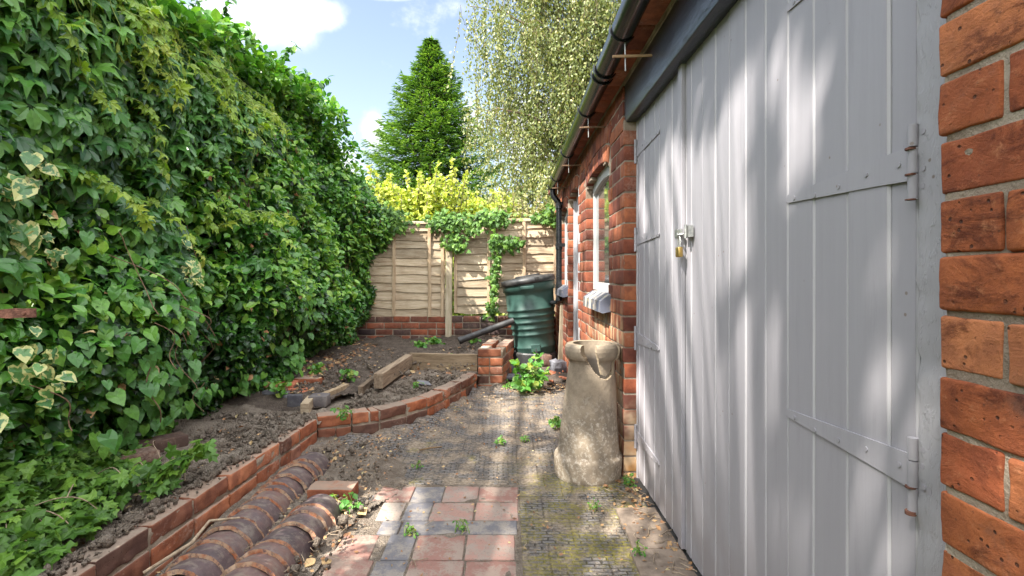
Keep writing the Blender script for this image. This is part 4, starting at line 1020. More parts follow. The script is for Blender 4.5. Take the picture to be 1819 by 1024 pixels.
block('rubble_stone', PZ(990,664,.05)+[.02,.1,.06], (.16,.13,.12), .4, M['slate'], 'rough grey lump of concrete beneath the wooden stake', 'stone', n=(8,8,8), amp=.02)
block('rubble_stone', PZ(968,655,.05)+[.02,.1,.06], (.12,.12,.16), .1, M['brick_brown'], 'brown brick lump wedged beside the butt stand', 'stone', n=(8,8,8), amp=.01)

# loose black pipe, stake, rusty bar, stick
g = G(); a, b = np.array(P(815,606,5.9)), np.array(P(912,570,6.05))
tube(g, [a, a+(b-a)*.97, b], .038, 16); tube(g, [a, a+(b-a)*.06], .045, 16); tube(g, [a+(b-a)*.55, a+(b-a)*.60], .043, 16)
tag(g.build('loose_downpipe', M['dull_black'], loc=a), 'length of black plastic pipe lying from the soil up onto the pier', 'pipe')
g = G(); rbox(g, (.62, 5.95, .40), (.05,.035,.78), rot=euler(.03,.03,.2), r=.004, n=(3,3,10), amp=.003)
tag(g.build('wooden_stake', M['post_wood'], loc=(.62,5.95,.02)), 'brown wooden stake leaning on the wall beside the water butt', 'stake')
rb = G(); pa, pb = P(-90,560,1.30), P(63,556,1.36); d_ = unit(pb-pa)
xsb = np.linspace(0, np.linalg.norm(pb-pa), 24); m_ = len(xsb)
hh = .011 + .002*np.sin(xsb*60) + .003*np.clip((xsb-xsb[-1]+.03)/.03,0,1)
V = []
for s in (-1,1):
    for y_ in (-.003,.003): V += [tuple(pa + d_*u + np.array([0,y_,s*h_])) for u, h_ in zip(xsb, hh)]
f = []
for i in range(m_-1): f += [(i,i+1,2*m_+i+1,2*m_+i),(m_+i,3*m_+i,3*m_+i+1,m_+i+1),(i,m_+i,m_+i+1,i+1),(2*m_+i,2*m_+i+1,3*m_+i+1,3*m_+i)]
f.append((m_-1,3*m_-1,4*m_-1,2*m_-1)[::1])
rb.add(V, f); tube(rb, [pb - d_*.022 + [0,-.006,0], pb - d_*.022 + [0,-.001,0]], .005, 10, col=(0,0,0))
tag(rb.build('rusty_bar', M['rust'], loc=pa), 'flat rusty iron bar with a drilled end poking out of the foliage', 'metal bar')

# ------------------------------------------------------------------ ridge tiles
def ridge_tile(c, r0, r1, L, lab, yaw=0, pitch=0, rollv=0, i=0):
    g = G(); n, m = 26, 9; th_ = np.linspace(R(-4), R(184), n); u = np.linspace(0, L, m); tk = .017
    def sheet(off): return np.array([[((np.interp(q,[0,L],[r1,r0])+off)*math.cos(a), q, (np.interp(q,[0,L],[r1,r0])+off)*math.sin(a)) for a in th_] for q in u])
    O, I = sheet(0), sheet(-tk)
    nz = fbm(O*30+i*5, 3, i)[..., None]*.0022; O = O + nz*unit(O*[1,0,1])
    jag_ = .004*fbm(np.stack([th_*4, 0*th_+i, 0*th_], -1), 3, i); O[0,:,1] += jag_; I[0,:,1] += jag_
    cO = np.zeros((m, n, 3)); cO[..., 0] = rng.random(); cO[0,:,1] = .25
    g.add(O.reshape(-1,3), grid_faces(m,n)[:, ::-1], cO.reshape(-1,3), smooth=True); g.add(I.reshape(-1,3), grid_faces(m,n), (.3,.5,0), smooth=True)
    for k in (0, m-1): g.add(np.concatenate([O[k], I[k]]), [(j, j+1, n+j+1, n+j) for j in range(n-1)], (.5,.66,0))
    for k in (0, n-1): g.add(np.concatenate([O[:,k], I[:,k]]), [(j, j+1, m+j+1, m+j) for j in range(m-1)], (.5,.8,0))
    Mx = euler(pitch, rollv, yaw)
    for q in range(len(g.v)): g.v[q] = g.v[q] @ Mx.T + c
    o = g.build('ridge_tile', M['ridge'], loc=c); tag(o, lab, 'ridge tile', 'half round ridge tiles laid nested in two rows')
ordn = ['first','second','third','fourth','fifth','sixth','seventh','eighth','ninth','tenth','eleventh','twelfth','thirteenth']
def row(xc, y_far, steps, side, slope):
    y = y_far
    for i, s in enumerate(steps):
        r0 = .103 + ru(-.004,.004); r1 = .117 + ru(-.005,.005)
        lab = f'{ordn[i]} half round ridge tile from the far end of the {side} row'
        ridge_tile(np.array([xc + slope*(y_far-y) + ru(-.006,.006), y - s - .0, .003]), r0, r1, s + .035, lab, yaw=ru(-.03,.03), pitch=-.045+ru(-.015,.015), rollv=ru(-.04,.04), i=i+ (20 if side=='right' else 0))
        y -= s
row(-.872, 2.33, [.11,.065,.10,.14,.07,.09,.085,.10,.10,.10,.10], 'right', -.06)
row(-1.125, 2.88, [.13,.07,.14,.09,.06,.10,.09,.10,.09,.10,.09,.10], 'left', -.0)

# ------------------------------------------------------------------ hedge
def ztop(y): return np.interp(y, [-2,2.6,3.2,4.2,5.0,5.7,6.3,6.8,7.1], [2.7,2.66,2.76,2.92,2.98,2.96,2.72,2.15,1.75]) - .85*np.clip((1.85-y)/.35, 0, 1)*np.clip((y+1.2)/.8, 0, 1)
def xf(y, z):
    p = np.stack([y*1.0, z*1.2, 0*y], -1)
    b = -1.95 + .19*fbm(p*1.3, 2, 11) + .05*fbm(p*4, 2, 12)
    b = b + .30*np.clip((y-5.6)/1.2,0,1)*np.exp(-((z-1.7)/.5)**2)          # bulge over the fence end
    b = b - .30*np.clip((z-2.1)/.8,0,1)**1.5 + .12*np.exp(-((z-.9)/.5)**2)
    b = b - .16*np.clip((.9-z)/.6,0,1)*np.clip((y-3.6)/1,0,1)
    b = b - .24*np.clip((.65-z)/.5,0,1)*np.clip((y-1.9)/.4,0,1)*np.clip((4.2-y)/.6,0,1)
    return b
def face_pts(n, y0=.6, y1=6.95, z0=.12, bias=None, dep=.07, dmax=.3):
    y = ru(y0, y1, n); z = z0 + (ztop(y)-z0)*rng.random(n)
    dp = np.minimum(rng.exponential(dep, n), dmax) - .03 + .13*np.clip(fbm(np.stack([0*y, y*3.6, z*3.6], 1), 2, 77) + .15, -.3, 1)
    return np.stack([xf(y, z)-dp, y, z], 1), dp
hedge = thing('hedge', 'tall dense green ivy and privet hedge filling the whole left side', 'hedge', loc=(-2.1,3,0))
g = G()
# general glossy leaves: smaller towards the far end
pts, dp = face_pts(66000)
tooclose = pts[:, 1] < 1.3
pts = pts[~(tooclose & (rng.random(len(pts)) < .4))]
N = len(pts); nr = np.array([1,-.3,.75]) + .7*rn(N,3); dd = np.array([.3,0,-.6]) + .75*rn(N,3)
sz = (.048 + .028*rng.random(N)); kind = rng.random(N)
cl = .48 + .25*fbm(pts*2.0, 2, 21) + .34*rn(N); cl = np.clip(cl - .13, 0, 1)
mixp = fbm(pts*np.array([1,1,1])*1.1, 2, 31)
a_ = (kind + .35*mixp < .45)
leaves(g, OVAL, pts[a_], dd[a_], nr[a_], sz[a_]*1.05, rnd=cl[a_])
leaves(g, IVY, pts[~a_], dd[~a_], nr[~a_], sz[~a_]*.95, rnd=cl[~a_]*.85)
# top and back of the hedge, near part outside the picture
n = 16000; y = ru(-2.2, 7.0, n); x = ru(-3.1, -1.85, n); z = ztop(y) + .10*fbm(np.stack([x*2,y*2,0*x],-1),2,5) - rng.exponential(.06,n)
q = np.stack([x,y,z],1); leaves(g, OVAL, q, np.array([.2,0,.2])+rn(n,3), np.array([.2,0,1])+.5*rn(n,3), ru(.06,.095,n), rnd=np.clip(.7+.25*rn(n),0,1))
n = 9000; y = ru(-2.2,.8,n); z = ru(.1,2.7,n); leaves(g, OVAL, np.stack([xf(y,z)-np.abs(.05*rn(n)),y,z],1), np.array([.2,0,-.8])+.6*rn(n,3), np.array([1,0,.5])+.5*rn(n,3), ru(.08,.11,n))
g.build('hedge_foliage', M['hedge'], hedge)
# shoots standing up along the top edge
g = G(); gs = G()
for i in range(120):
    y = ru(2.7, 6.7) if i > 10 else [3.45,3.6,4.0,4.15,4.7,5.3,5.5,5.6,6.0,6.2,6.5][i]
    L = ru(.1,.3) if i > 10 else ru(.45,.75)
    b = np.array([xf(np.array([y]),ztop(np.array([y])))[0]-ru(-.02,.25), y, float(ztop(y))-.08]); dv = np.array([ru(.0,.45), ru(-.2,.25), 1.0]); dv /= np.linalg.norm(dv)
    k = int(L/.024)+3; tt = np.linspace(0,1,k); P_ = b + tt[:,None]*L*dv + np.array([.12,0,-.08])*(tt**2)[:,None]
    tube(gs, P_, np.linspace(.004,.0015,k), 4)
    for rep in range(2):
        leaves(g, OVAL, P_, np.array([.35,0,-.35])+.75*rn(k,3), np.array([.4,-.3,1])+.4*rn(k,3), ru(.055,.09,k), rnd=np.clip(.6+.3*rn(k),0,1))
# sideways tufts all over, leaf colour lightened to paint in sunny highlights
for i in range(1300):
    y = ru(1.9,6.7); z = ru(.9, float(ztop(y))); b = np.array([xf(np.array([y]),np.array([z]))[0]-.02, y, z]); L = ru(.08,.2); dv = unit(np.array([ru(.3,1), ru(-.5,.2), ru(.0,.9)]))
    k = 6; tt = np.linspace(0,1,k); P_ = b + tt[:,None]*L*dv + np.array([0,0,-.10])*(tt**2)[:,None]
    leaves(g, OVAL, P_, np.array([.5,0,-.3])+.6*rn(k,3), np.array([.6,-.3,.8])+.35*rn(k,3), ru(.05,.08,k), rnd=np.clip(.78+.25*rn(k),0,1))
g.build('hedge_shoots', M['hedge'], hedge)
p_, _ = face_pts(420, dep=.03); k = len(p_); g = G(); leaves(g, OVAL, p_+[.03,0,0], np.array([.3,0,-.8])+.6*rn(k,3), np.array([1,-.3,.5])+.6*rn(k,3), ru(.035,.07,k)); g.build('dead_leaves', M['litter'], hedge); gs.build('stems', M['stem_green'], hedge)
# dark backing sheet: shade deep in the hedge put into its colour
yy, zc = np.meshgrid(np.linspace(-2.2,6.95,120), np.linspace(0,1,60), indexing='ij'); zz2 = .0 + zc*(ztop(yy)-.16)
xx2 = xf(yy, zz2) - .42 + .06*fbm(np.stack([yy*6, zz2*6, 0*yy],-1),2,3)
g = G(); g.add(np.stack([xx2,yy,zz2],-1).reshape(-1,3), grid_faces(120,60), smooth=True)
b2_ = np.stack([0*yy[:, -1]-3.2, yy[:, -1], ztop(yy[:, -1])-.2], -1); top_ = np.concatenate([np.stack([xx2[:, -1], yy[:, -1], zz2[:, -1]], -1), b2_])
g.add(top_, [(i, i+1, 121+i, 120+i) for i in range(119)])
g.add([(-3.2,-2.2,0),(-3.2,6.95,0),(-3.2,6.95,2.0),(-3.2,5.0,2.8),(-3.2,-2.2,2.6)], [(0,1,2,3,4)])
g.build('hedge_dark_backing', M['hedge_dark_backing'], hedge)
g = G()
for i in range(90):
    y = ru(1.6,6.3); z = ru(.35,1.8); L = ru(.3,1.0); k = 9; tt = np.linspace(0,1,k)
    P_ = np.stack([np.zeros(k), y+.04*np.sin(tt*4+i)+ru(-.3,.3)*tt, z+L*tt],1); P_[:,0] = xf(P_[:,1],P_[:,2])-.03+.02*np.sin(tt*5+i)
    tube(g, P_, ru(.0015,.004), 5)
g.build('brown_stems', M['stem_brown'], hedge)

# Virginia creeper
vc = thing('virginia_creeper', 'dark five-leaflet creeper with yellow-green trailing shoots over the upper near hedge', 'climbing plant', loc=(-1.85,2.4,1.3))
g = G(); n = 1350; y = 1.75 + 1.9*rng.random(n)**1.15; z = 1.15 + (ztop(y)-1.15)*rng.random(n)
keep = (z > 1.05 + .22*(y-1.8) + .7*fbm(np.stack([y*2.2,z*2.2,0*y],-1),2,2)+.1); y, z = y[keep], z[keep]; n = len(y)
p = np.stack([xf(y,z)+.07+.09*rng.random(n), y, z],1)
leaves(g, PALM, p, np.array([.35,-.1,-.8])+.4*rn(n,3), np.array([1,-.45,.7])+.35*rn(n,3), ru(.06,.105,n), rnd=np.clip(.5+.35*rn(n),0,1))
g.build('creeper_leaves', M['creeper'], vc)
g = G(); gs = G()
for i in range(62):
    y = ru(1.75,3.8); z = ru(1.5, float(ztop(y))+.02) if i > 40 else float(ztop(y))-ru(0,.35); L = ru(.25,.75); k = int(L/.03); tt = np.linspace(0,1,k)
    P_ = np.stack([np.zeros(k), y+tt*L*ru(.5,1), z-tt*L*ru(.1,.8)+.05*np.sin(tt*6+i)],1); P_[:,0] = xf(P_[:,1],P_[:,2])+.17+.04*np.sin(tt*4+i)
    tube(gs, P_, .0022, 5)
    s = rng.random(k) < .75; q = P_[s]; nn = len(q)
    leaves(g, PALM if i % 3 else SLIM, q, np.array([.3,.2,-.7])+.6*rn(nn,3), np.array([.9,-.3,.7])+.4*rn(nn,3), ru(.03,.065,nn), rnd=np.clip(tt[s]*.55+.3*rng.random(nn),0,1))
g.build('young_shoots', M['shoot'], vc); gs.build('runners', M['stem_green'], vc)

# variegated ivy clumps
def varieg(label, centers, seed):
    root = thing('variegated_ivy', label, 'ivy', 'variegated ivy sprays growing through the hedge', loc=tuple(P(*centers[0][:3])))
    g = G(); gs = G()
    for (px, py, Y, n, s) in centers:
        for i in range(n):
            q = P(px + rng.normal()*26*(2/Y), py + rng.normal()*28*(2/Y), Y)
            q[0] = xf(np.array([q[1]]), np.array([q[2]]))[0] + ru(.14,.26)
            # follow the sight direction so the clump stays where it grows on the face
            leaves(g, IVY if rng.random() < .5 else HEART, q[None], np.array([[.35,-.1,-.9]])+.35*rn(1,3), np.array([[.9,-.6,.4]])+.25*rn(1,3), ru(.8,1.15)*s)
    g.build('leaves', M['varieg'], root); return root
def Yat(px, X=-1.82): return X*F/(px-CX)
varieg('large cream-edged ivy leaves at the left edge of the photo', [(30,320,Yat(30),4,.085),(50,385,Yat(55),4,.10),(100,300,Yat(100),3,.055)], 1)
varieg('cream and green ivy leaves in a cluster halfway along the near hedge', [(325,475,Yat(325),12,.06)], 2)
varieg('yellow-green variegated leaves low beside the rusty bar', [(100,640,Yat(100,-1.7),10,.055),(60,620,Yat(60,-1.7),5,.06),(20,800,Yat(20,-1.6),3,.07),(110,420,Yat(110),5,.05)], 3)

# heart-leaved bindweed
bw = thing('bindweed', 'heart-shaped green leaves hanging over the foot of the near hedge', 'climbing plant', loc=(-1.8,2.8,.2))
g = G(); n = 430; y = ru(1.75,4.6,n); z = .30 + 1.1*rng.random(n)**1.2*np.interp(y,[1.75,4.6],[1,.55]); rr_ = 0; sp = np.clip((.75-z)/.6,0,1)*.08*np.interp(y,[1.7,3.3,4.2],[1,.55,.1])
keep = fbm(np.stack([y*1.8,z*1.8,0*y],-1),2,41) > -.25; y,z,sp = y[keep],z[keep],sp[keep]; n = len(y)
p = np.stack([xf(y,z)+.06+.08*rng.random(n)+sp,y,z],1)
leaves(g, HEART, p, np.array([.3,-.15,-1])+.3*rn(n,3), np.array([1,-.55,.6])+.4*rn(n,3), ru(.04,.08,n))
g.build('heart_leaves', M['heart'], bw)
g = G()
for i in range(8):
    y = ru(1.8,3.4); z = ru(.35,1.5); L = ru(.25,.7); k = 12; tt = np.linspace(0,1,k)
    P_ = np.stack([np.zeros(k), y+.18*L*np.sin(tt*2+i), z-L*tt*ru(.3,.8)],1); P_[:,0] = xf(P_[:,1],P_[:,2])+.12+.04*np.sin(tt*5+i)+.15*tt
    tube(g, P_, ru(.0018,.003), 5)
g.build('vine_stems', M['stem_brown'], bw)

# creeping ivy on the near soil
ci = thing('creeping_ivy', 'glossy ivy spreading over the soil at the bottom left corner', 'ivy', loc=(-1.8,2,.2))
g = G(); gs = G(); n = 3400; y = ru(1.2,3.1,n); fr = rng.random(n); xe = np.interp(y,[1.2,1.55,1.75,2.1,2.6,3.1],[-1.42,-1.43,-1.46,-1.57,-1.84,-2.03]); x = xe - fr**.8*.62
z = .19 + .05*rng.random(n) + .20*np.clip((xe-x)/.5,0,1)*rng.random(n) + .35*np.clip((xe-x-.2)/.4,0,1)*rng.random(n)
keep = fbm(np.stack([x*4,y*4,0*y],-1),2,51) + (xe-x)*2.2 > .02; x,y,z = x[keep],y[keep],z[keep]; n = len(x)
leaves(g, IVY, np.stack([x,y,z],1), np.array([.6,-.45,-.15])+.5*rn(n,3), np.array([.35,-.35,1])+.32*rn(n,3), ru(.03,.072,n))
g.build('ivy_leaves', M['ivy'], ci)
for i in range(14):
    k = 12; tt = np.linspace(0,1,k); b = np.array([ru(-2,-1.6), ru(1.3,2.6), .25]); e = b + [ru(.1,.4), ru(-.4,.1), -.02]
    tube(gs, b+(e-b)*tt[:,None]+np.array([0,0,.06])*np.sin(tt*math.pi)[:,None]+.006*np.sin(tt*7+i)[:,None], .0022, 5)
gs.build('ivy_runners', M['twig'], ci)
def sprig(label, base, pts_, size, n, name='ivy_sprig', tpl=IVY, m='ivy', cat='ivy', group='ivy sprigs on the bed edging', up=.6, spread=.05):
    base = np.array(base, float); root = thing(name, label, cat, group, loc=base); g = G(); gs = G()
    for q in pts_:
        q = np.array(q, float); k = n; tt = np.linspace(.1,1,k); P_ = base + (q)*tt[:,None] + np.array([0,0,spread])*np.sin(tt*math.pi)[:,None] + .012*rn(k,3)
        tube(gs, P_, .002, 5)
        leaves(g, tpl, P_, np.array([.2,-.4,-.2])+.6*rn(k,3), np.array([.1,-.5,up+.3])+.35*rn(k,3), ru(.75,1.2,k)*size)
    g.build('leaves', M[m], root); gs.build('stems', M['stem_green'], root); return root
sprig('ivy sprig growing over the top of the straight brick edging', PZ(275,880,ZT+.01), [(.06,.10,.12),(.10,.20,.16),(.0,.03,.05),(-.12,-.02,.08),(.06,.30,.08),(-.1,.12,.05)], .062, 13)

# ivy on the fence
fi = thing('fence_ivy', 'dark ivy clump hanging over the top of the timber fence', 'ivy', loc=(-.5,FY-.1,1.4))
g = G(); gs = G()
spec = [(792,393,26,16,230),(808,428,16,18,120),(868,386,34,14,230),(838,405,16,12,60),(705,395,22,18,150),(690,380,14,20,80),(905,432,24,9,80),(880,425,12,14,60),(882,462,7,28,60),(878,510,7,28,60),(872,550,8,14,36),(960,388,20,8,30),(975,378,12,12,60),(978,392,10,8,30)]
for (px, py, sx, sy, n) in spec:
    q = np.stack([P(px+sx*.55*rng.normal(), py+sy*.55*rng.normal(), FY-.11-.10*rng.random()) for _ in range(n)])
    leaves(g, IVY, q, np.array([.1,-.3,-1])+.5*rn(n,3), np.array([0,-1,.5])+.35*rn(n,3), ru(.05,.078,n))
g.build('ivy_leaves', M['ivy'], fi)
for a_p in ([(880,395),(885,440),(880,480),(876,530),(868,560)], [(880,425),(905,432),(935,420)], [(815,400),(812,440),(806,470)], [(905,570),(935,520)]):
    tube(gs, [P(x,y,FY-.1) for x,y in a_p], .004, 5)
gs.build('ivy_stems', M['stem_brown'], fi)

# plant under the butt
lp = thing('leafy_plant', 'bright green broad-leaved plant growing below the water butt', 'plant', loc=tuple(PZ(950,690,0)))
g = G(); gs = G(); base = PZ(948,690,.03)
for i in range(16):
    a = ru(-1.4,1.4); L = ru(.16,.36); e = np.array([.8*L*math.sin(a), -.08+.1*rng.normal(), L*math.cos(a)*.9]); k = 6; tt = np.linspace(.25,1,k); P_ = base + e*tt[:,None]
    tube(gs, np.vstack([base, P_]), .003, 5); leaves(g, BROAD, np.repeat(P_,2,0), np.array([.5*math.sin(a),-.4,.1])+.6*rn(2*k,3), np.array([0,-.7,1])+.3*rn(2*k,3), ru(.05,.085,2*k))
g.build('leaves', M['weed'], lp); gs.build('stems', M['stem_green'], lp)

# weeds
wl = [((770,612),.28,6,.055,'weeds','patch of low green weeds on the back bed against the fence wall'),
      ((745,618),.27,5,.05,'weeds','spreading weed beside the foot of the grey fence post'),
      ((620,672),.24,4,.045,'weed','small green weed beside the dark sleeper'),
      ((798,654),.2,4,.06,'weed','low leafy weed against the pale upright plank'),
      ((500,700),.23,4,.05,'weed','ivy-like weed trailing over the red quarry tiles'),
      ((562,668),.24,4,.05,'weed','weed sprouting behind the tile pile'),
      ((988,756),.03,4,.045,'weed','green weed growing out of the path left of the chimney pot'),
      ((1118,862),.0,4,.03,'weed','small weed in the corner between pot and grey door'),
      ((608,905),.02,2,.06,'weed','two-leaved seedling beside the loose red brick'),
      ((905,690),.03,3,.04,'weed','low weed at the edge of the slate slab'),
      ((735,690),.18,2,.03,'weed','tiny seedling in the middle of the middle bed'),
      ((890,790),.0,3,.03,'weed','tiny seedling on the ribbed path in front of the pier'),
      ((930,785),.0,3,.025,'weed','tiny seedling right of its neighbour on the ribbed path'),
      ((690,760),.03,3,.025,'weed','pale weed at the foot of the curved edging wall'),
      ((740,832),.0,2,.022,'weed','tiny sprig on the ribbed path just above the tiles'),
      ((730,950),.005,3,.022,'weed','sprig in the joint beside a blue paving tile'),
      ((820,945),.005,3,.018,'weed','thin sprig in the joint of the pale slab row'),
      ((1130,985),.012,2,.02,'weed','sprig on the mossy pavers near the door'),
      ((1058,905),.005,2,.02,'weed','sprig among the moss in front of the pot'),
      ((612,740),.2,3,.03,'weed','small weed on the soil behind the curved edging corner'),
      ((840,610),.27,5,.05,'weeds','green weeds beside the loose black pipe')]
for (pxy, z, n, s, nm, lab) in wl:
    b = PZ(pxy[0], pxy[1], z); L = s*(2.2 if z > .1 else 1.3); s = s*(1 if z > .1 else .75)
    sprig(lab, b, [(ru(-1,1)*L, ru(-.6,.6)*L, ru(.3,.8)*L) for _ in range(n*2)], s, 5, 'weed', BROAD if n > 3 else OVAL, 'weed', 'weed', 'small weeds in the beds and paving', .8, .02)

# ------------------------------------------------------------------ litter, clods
def soil_h(x, y):
    if y > 3.62 and x < -1.2: return .235
    if y > 5: return .27
    if x < -1.25: return .165
    return .17
g = G(); n = 0; pos = []
def scatter(n, f):
    out = []
    while len(out) < n:
        q = f()
        if q is not None: out.append(q)
    return np.array(out)
def in_mid():
    q = np.array([ru(-1.2,-.35), ru(3.5,4.9)]); c0 = np.interp(q[0], curve[:,0], curve[:,1]); return None if q[1] < c0 + .12 or q[0] < -1.3+.2*(q[1]-3.5) else (q[0], q[1], .175)
def in_front(): 
    y = ru(1.4,3.5); xe = st_a[0] + (y-st_a[1])*sd[0]/sd[1] - .14; return (xe - abs(rng.normal())*.42, y, .168)
def in_back(): return (ru(-1.9,-.3), ru(4.2,6.7), .265) if rng.random() < .7 else (ru(-1.9,-1.35), ru(3.8,5.0), .235)
def in_debris():
    y = ru(1.5,3.3); x = ru(-1.2,-.65+.0*y); return (x, y, .045) if x < -.72 or y < 2.9 else (x, y, .02)
def on_top():
    q = st0 + (st_b-st0)*rng.random(); return (q[0]-.10+abs(rng.normal())*.035, q[1], ZT+.004)
pos = np.vstack([scatter(1100, on_top), scatter(1500, in_mid), scatter(3000, in_front), scatter(1300, in_back), scatter(500, in_debris)])
N = len(pos); s = np.minimum(.004+rng.exponential(.0055, N), .038)
rbox(g, pos + np.stack([0*s, 0*s, s*.1], 1), np.stack([s*ru(.8,1.5,N), s, s*ru(.6,1,N)], 1), rot=np.array([euler(*ru(0,3,3)) for _ in range(N)]), r=0, n=(2,2,2), amp=.004, freq=90, smooth=True)
tag(g.build('soil_clods', M['soil']), 'clods and crumbs of dry soil strewn over the beds', 'soil clods', kind='stuff')
g = G()
def in_path():
    y = 1.7 + 3.2*rng.random(); x = ru(-.9,.66); return (x, y, .012)
def by_wall(): return (.69-abs(rng.normal())*.08, ru(1.9,2.75), .012) if rng.random()<.5 else (ru(-.1,.6), ru(4.7,5.1), .03)
def by_edge():
    i = rng.integers(0, len(edge_pts)); q = edge_pts[i]; return (q[0]+abs(rng.normal())*.12+.03, q[1]-abs(rng.normal())*.1, .045)
parts_ = [(scatter(500, in_path), .010, .025), (scatter(420, by_wall), .012, .035), (scatter(420, by_edge), .008, .03), (scatter(330, in_debris), .010, .03), (scatter(280, in_back), .025, .05), (scatter(120, in_front), .015, .05), (scatter(260, lambda: (ru(-2.0,-1.6), ru(4.2,6.6), .27)), .03, .06)]
for q, a, b in parts_:
    k = len(q); leaves(g, TINY if a < .014 else OVAL, q, rn(k,3)*[1,1,.25], np.array([0,-.2,1])+.35*rn(k,3), ru(a,b,k))
for (x, y, s) in ((597,905,.06),(560,992,.05),(572,1003,.05),(640,905,.06),(416,850,.05),(590,815,.04)):
    leaves(g, BROAD, PZ(x,y,.03)[None], rn(1,3)*[1,1,.2], np.array([[0,-.6,1]]), s, rnd=np.array([.85]))
tag(g.build('fallen_leaves', M['litter']), 'dry brown fallen leaves and crumbs scattered on paving and soil', 'leaf litter', kind='stuff')
g = G()
for i in range(420):
    q = [in_debris, by_edge, by_wall, in_path][i % 4 if i % 5 else 0](); L = ru(.02,.09); a = ru(0,6.3); c = np.array(q) + [0,0,.006]; dv = np.array([math.cos(a), math.sin(a), ru(-.1,.2)])*L/2
    tube(g, [c-dv, c+.12*L*rn(3)*[1,1,.3], c+dv], ru(.0008,.002), 4, caps=False)
tag(g.build('twig_litter', M['twig']), 'thin dry twigs and straw scattered along the edging walls', 'twigs', kind='stuff')
g = G(); tube(g, [PZ(255,1018,.08), PZ(340,975,.12)+[0,0,.02], PZ(372,935,.13)+[0,0,.02], PZ(425,920,.14)], [.006,.007,.006,.004], 8)
tag(g.build('dry_stick', M['twig'], loc=PZ(255,1018,.05)), 'long pale dry stick lying between edging wall and ridge tiles', 'stick')
g = G(); tube(g, [PZ(745,800,.01), PZ(765,796,.015), PZ(785,794,.01)], .005, 6); tag(g.build('dry_stick', M['stick'], loc=PZ(745,800,.0)), 'short curved brown stick lying on the ribbed path', 'stick')

# ------------------------------------------------------------------ trees
def conifer():
    Y0 = 25.0; bp = np.array([(765-CX)/F*Y0, Y0, 0]); Ht = H + (CY-68)/F*Y0
    root = thing('spruce_tree', 'tall conical bright green spruce beyond the fence', 'tree', loc=bp)
    g = G(); tube(g, [bp, bp+[0,0,Ht*.5], bp+[0,0,Ht]], [.22,.13,.02], 10); g.build('trunk', M['bark'], root)
    g = G(); gb = G(); z = 1.8
    while z < Ht - .15:
        f = (Ht - z)/Ht; Rm = 8.6*f**1.04 + .10; nb = int(9 + 15*f)
        for i in range(nb):
            a = (i + ru(-.35,.35))/nb*2*math.pi + z*2.4; L = Rm*ru(.62,1.12); d2 = np.array([math.cos(a), math.sin(a), 0])
            k = max(5, int(L/.085)); t_ = np.linspace(.10,1,k)
            zb = z + ru(-.035,.035); droop = -.30*L*np.sin(t_*1.9) + .20*L*t_**3
            P_ = bp + d2*(L*t_)[:,None] + np.array([0,0,1])*(droop+zb)[:,None]
            if i % 2 == 0: tube(gb, P_[::2], np.linspace(.035,.006,len(P_[::2])), 4, caps=False)
            lat = np.array([-d2[1], d2[0], 0]); wdt = (.10 + .62*np.sin(np.pi*np.clip(t_*.8+.12,0,1))*min(1,L/2.0))
            for rep in range(13):
                s_ = rng.choice([-1,1], k); off = rng.random(k)*wdt
                Q = P_ + lat*(s_*off)[:,None] + np.array([0,0,-.16])*off[:,None] + d2*(off*.5)[:,None] + .025*rn(k,3)
                dirs = d2*1.0 + lat*(s_*.8)[:,None] + np.array([0,0,.05]) + .28*rn(k,3)
                leaves(g, NEEDLE, Q, dirs, np.array([0,0,1])+.28*rn(k,3), ru(.15,.30,k), rnd=np.clip(.02+.66*t_+.16*rn(k),0,1))  # inner sprays coloured darker: the crown's inner shade put into the colour
        z += ru(.62,.74)*(.30+1.0*f)
    k = 60; leaves(g, NEEDLE, bp + np.stack([.06*rn(k), .06*rn(k), Ht-.5*rng.random(k)],1), np.array([0,0,.6])+.6*rn(k,3), rn(k,3), ru(.1,.2,k), rnd=ru(.4,1,k))
    g.build('crown', M['conifer'], root); gb.build('limbs', M['bark'], root)
conifer()
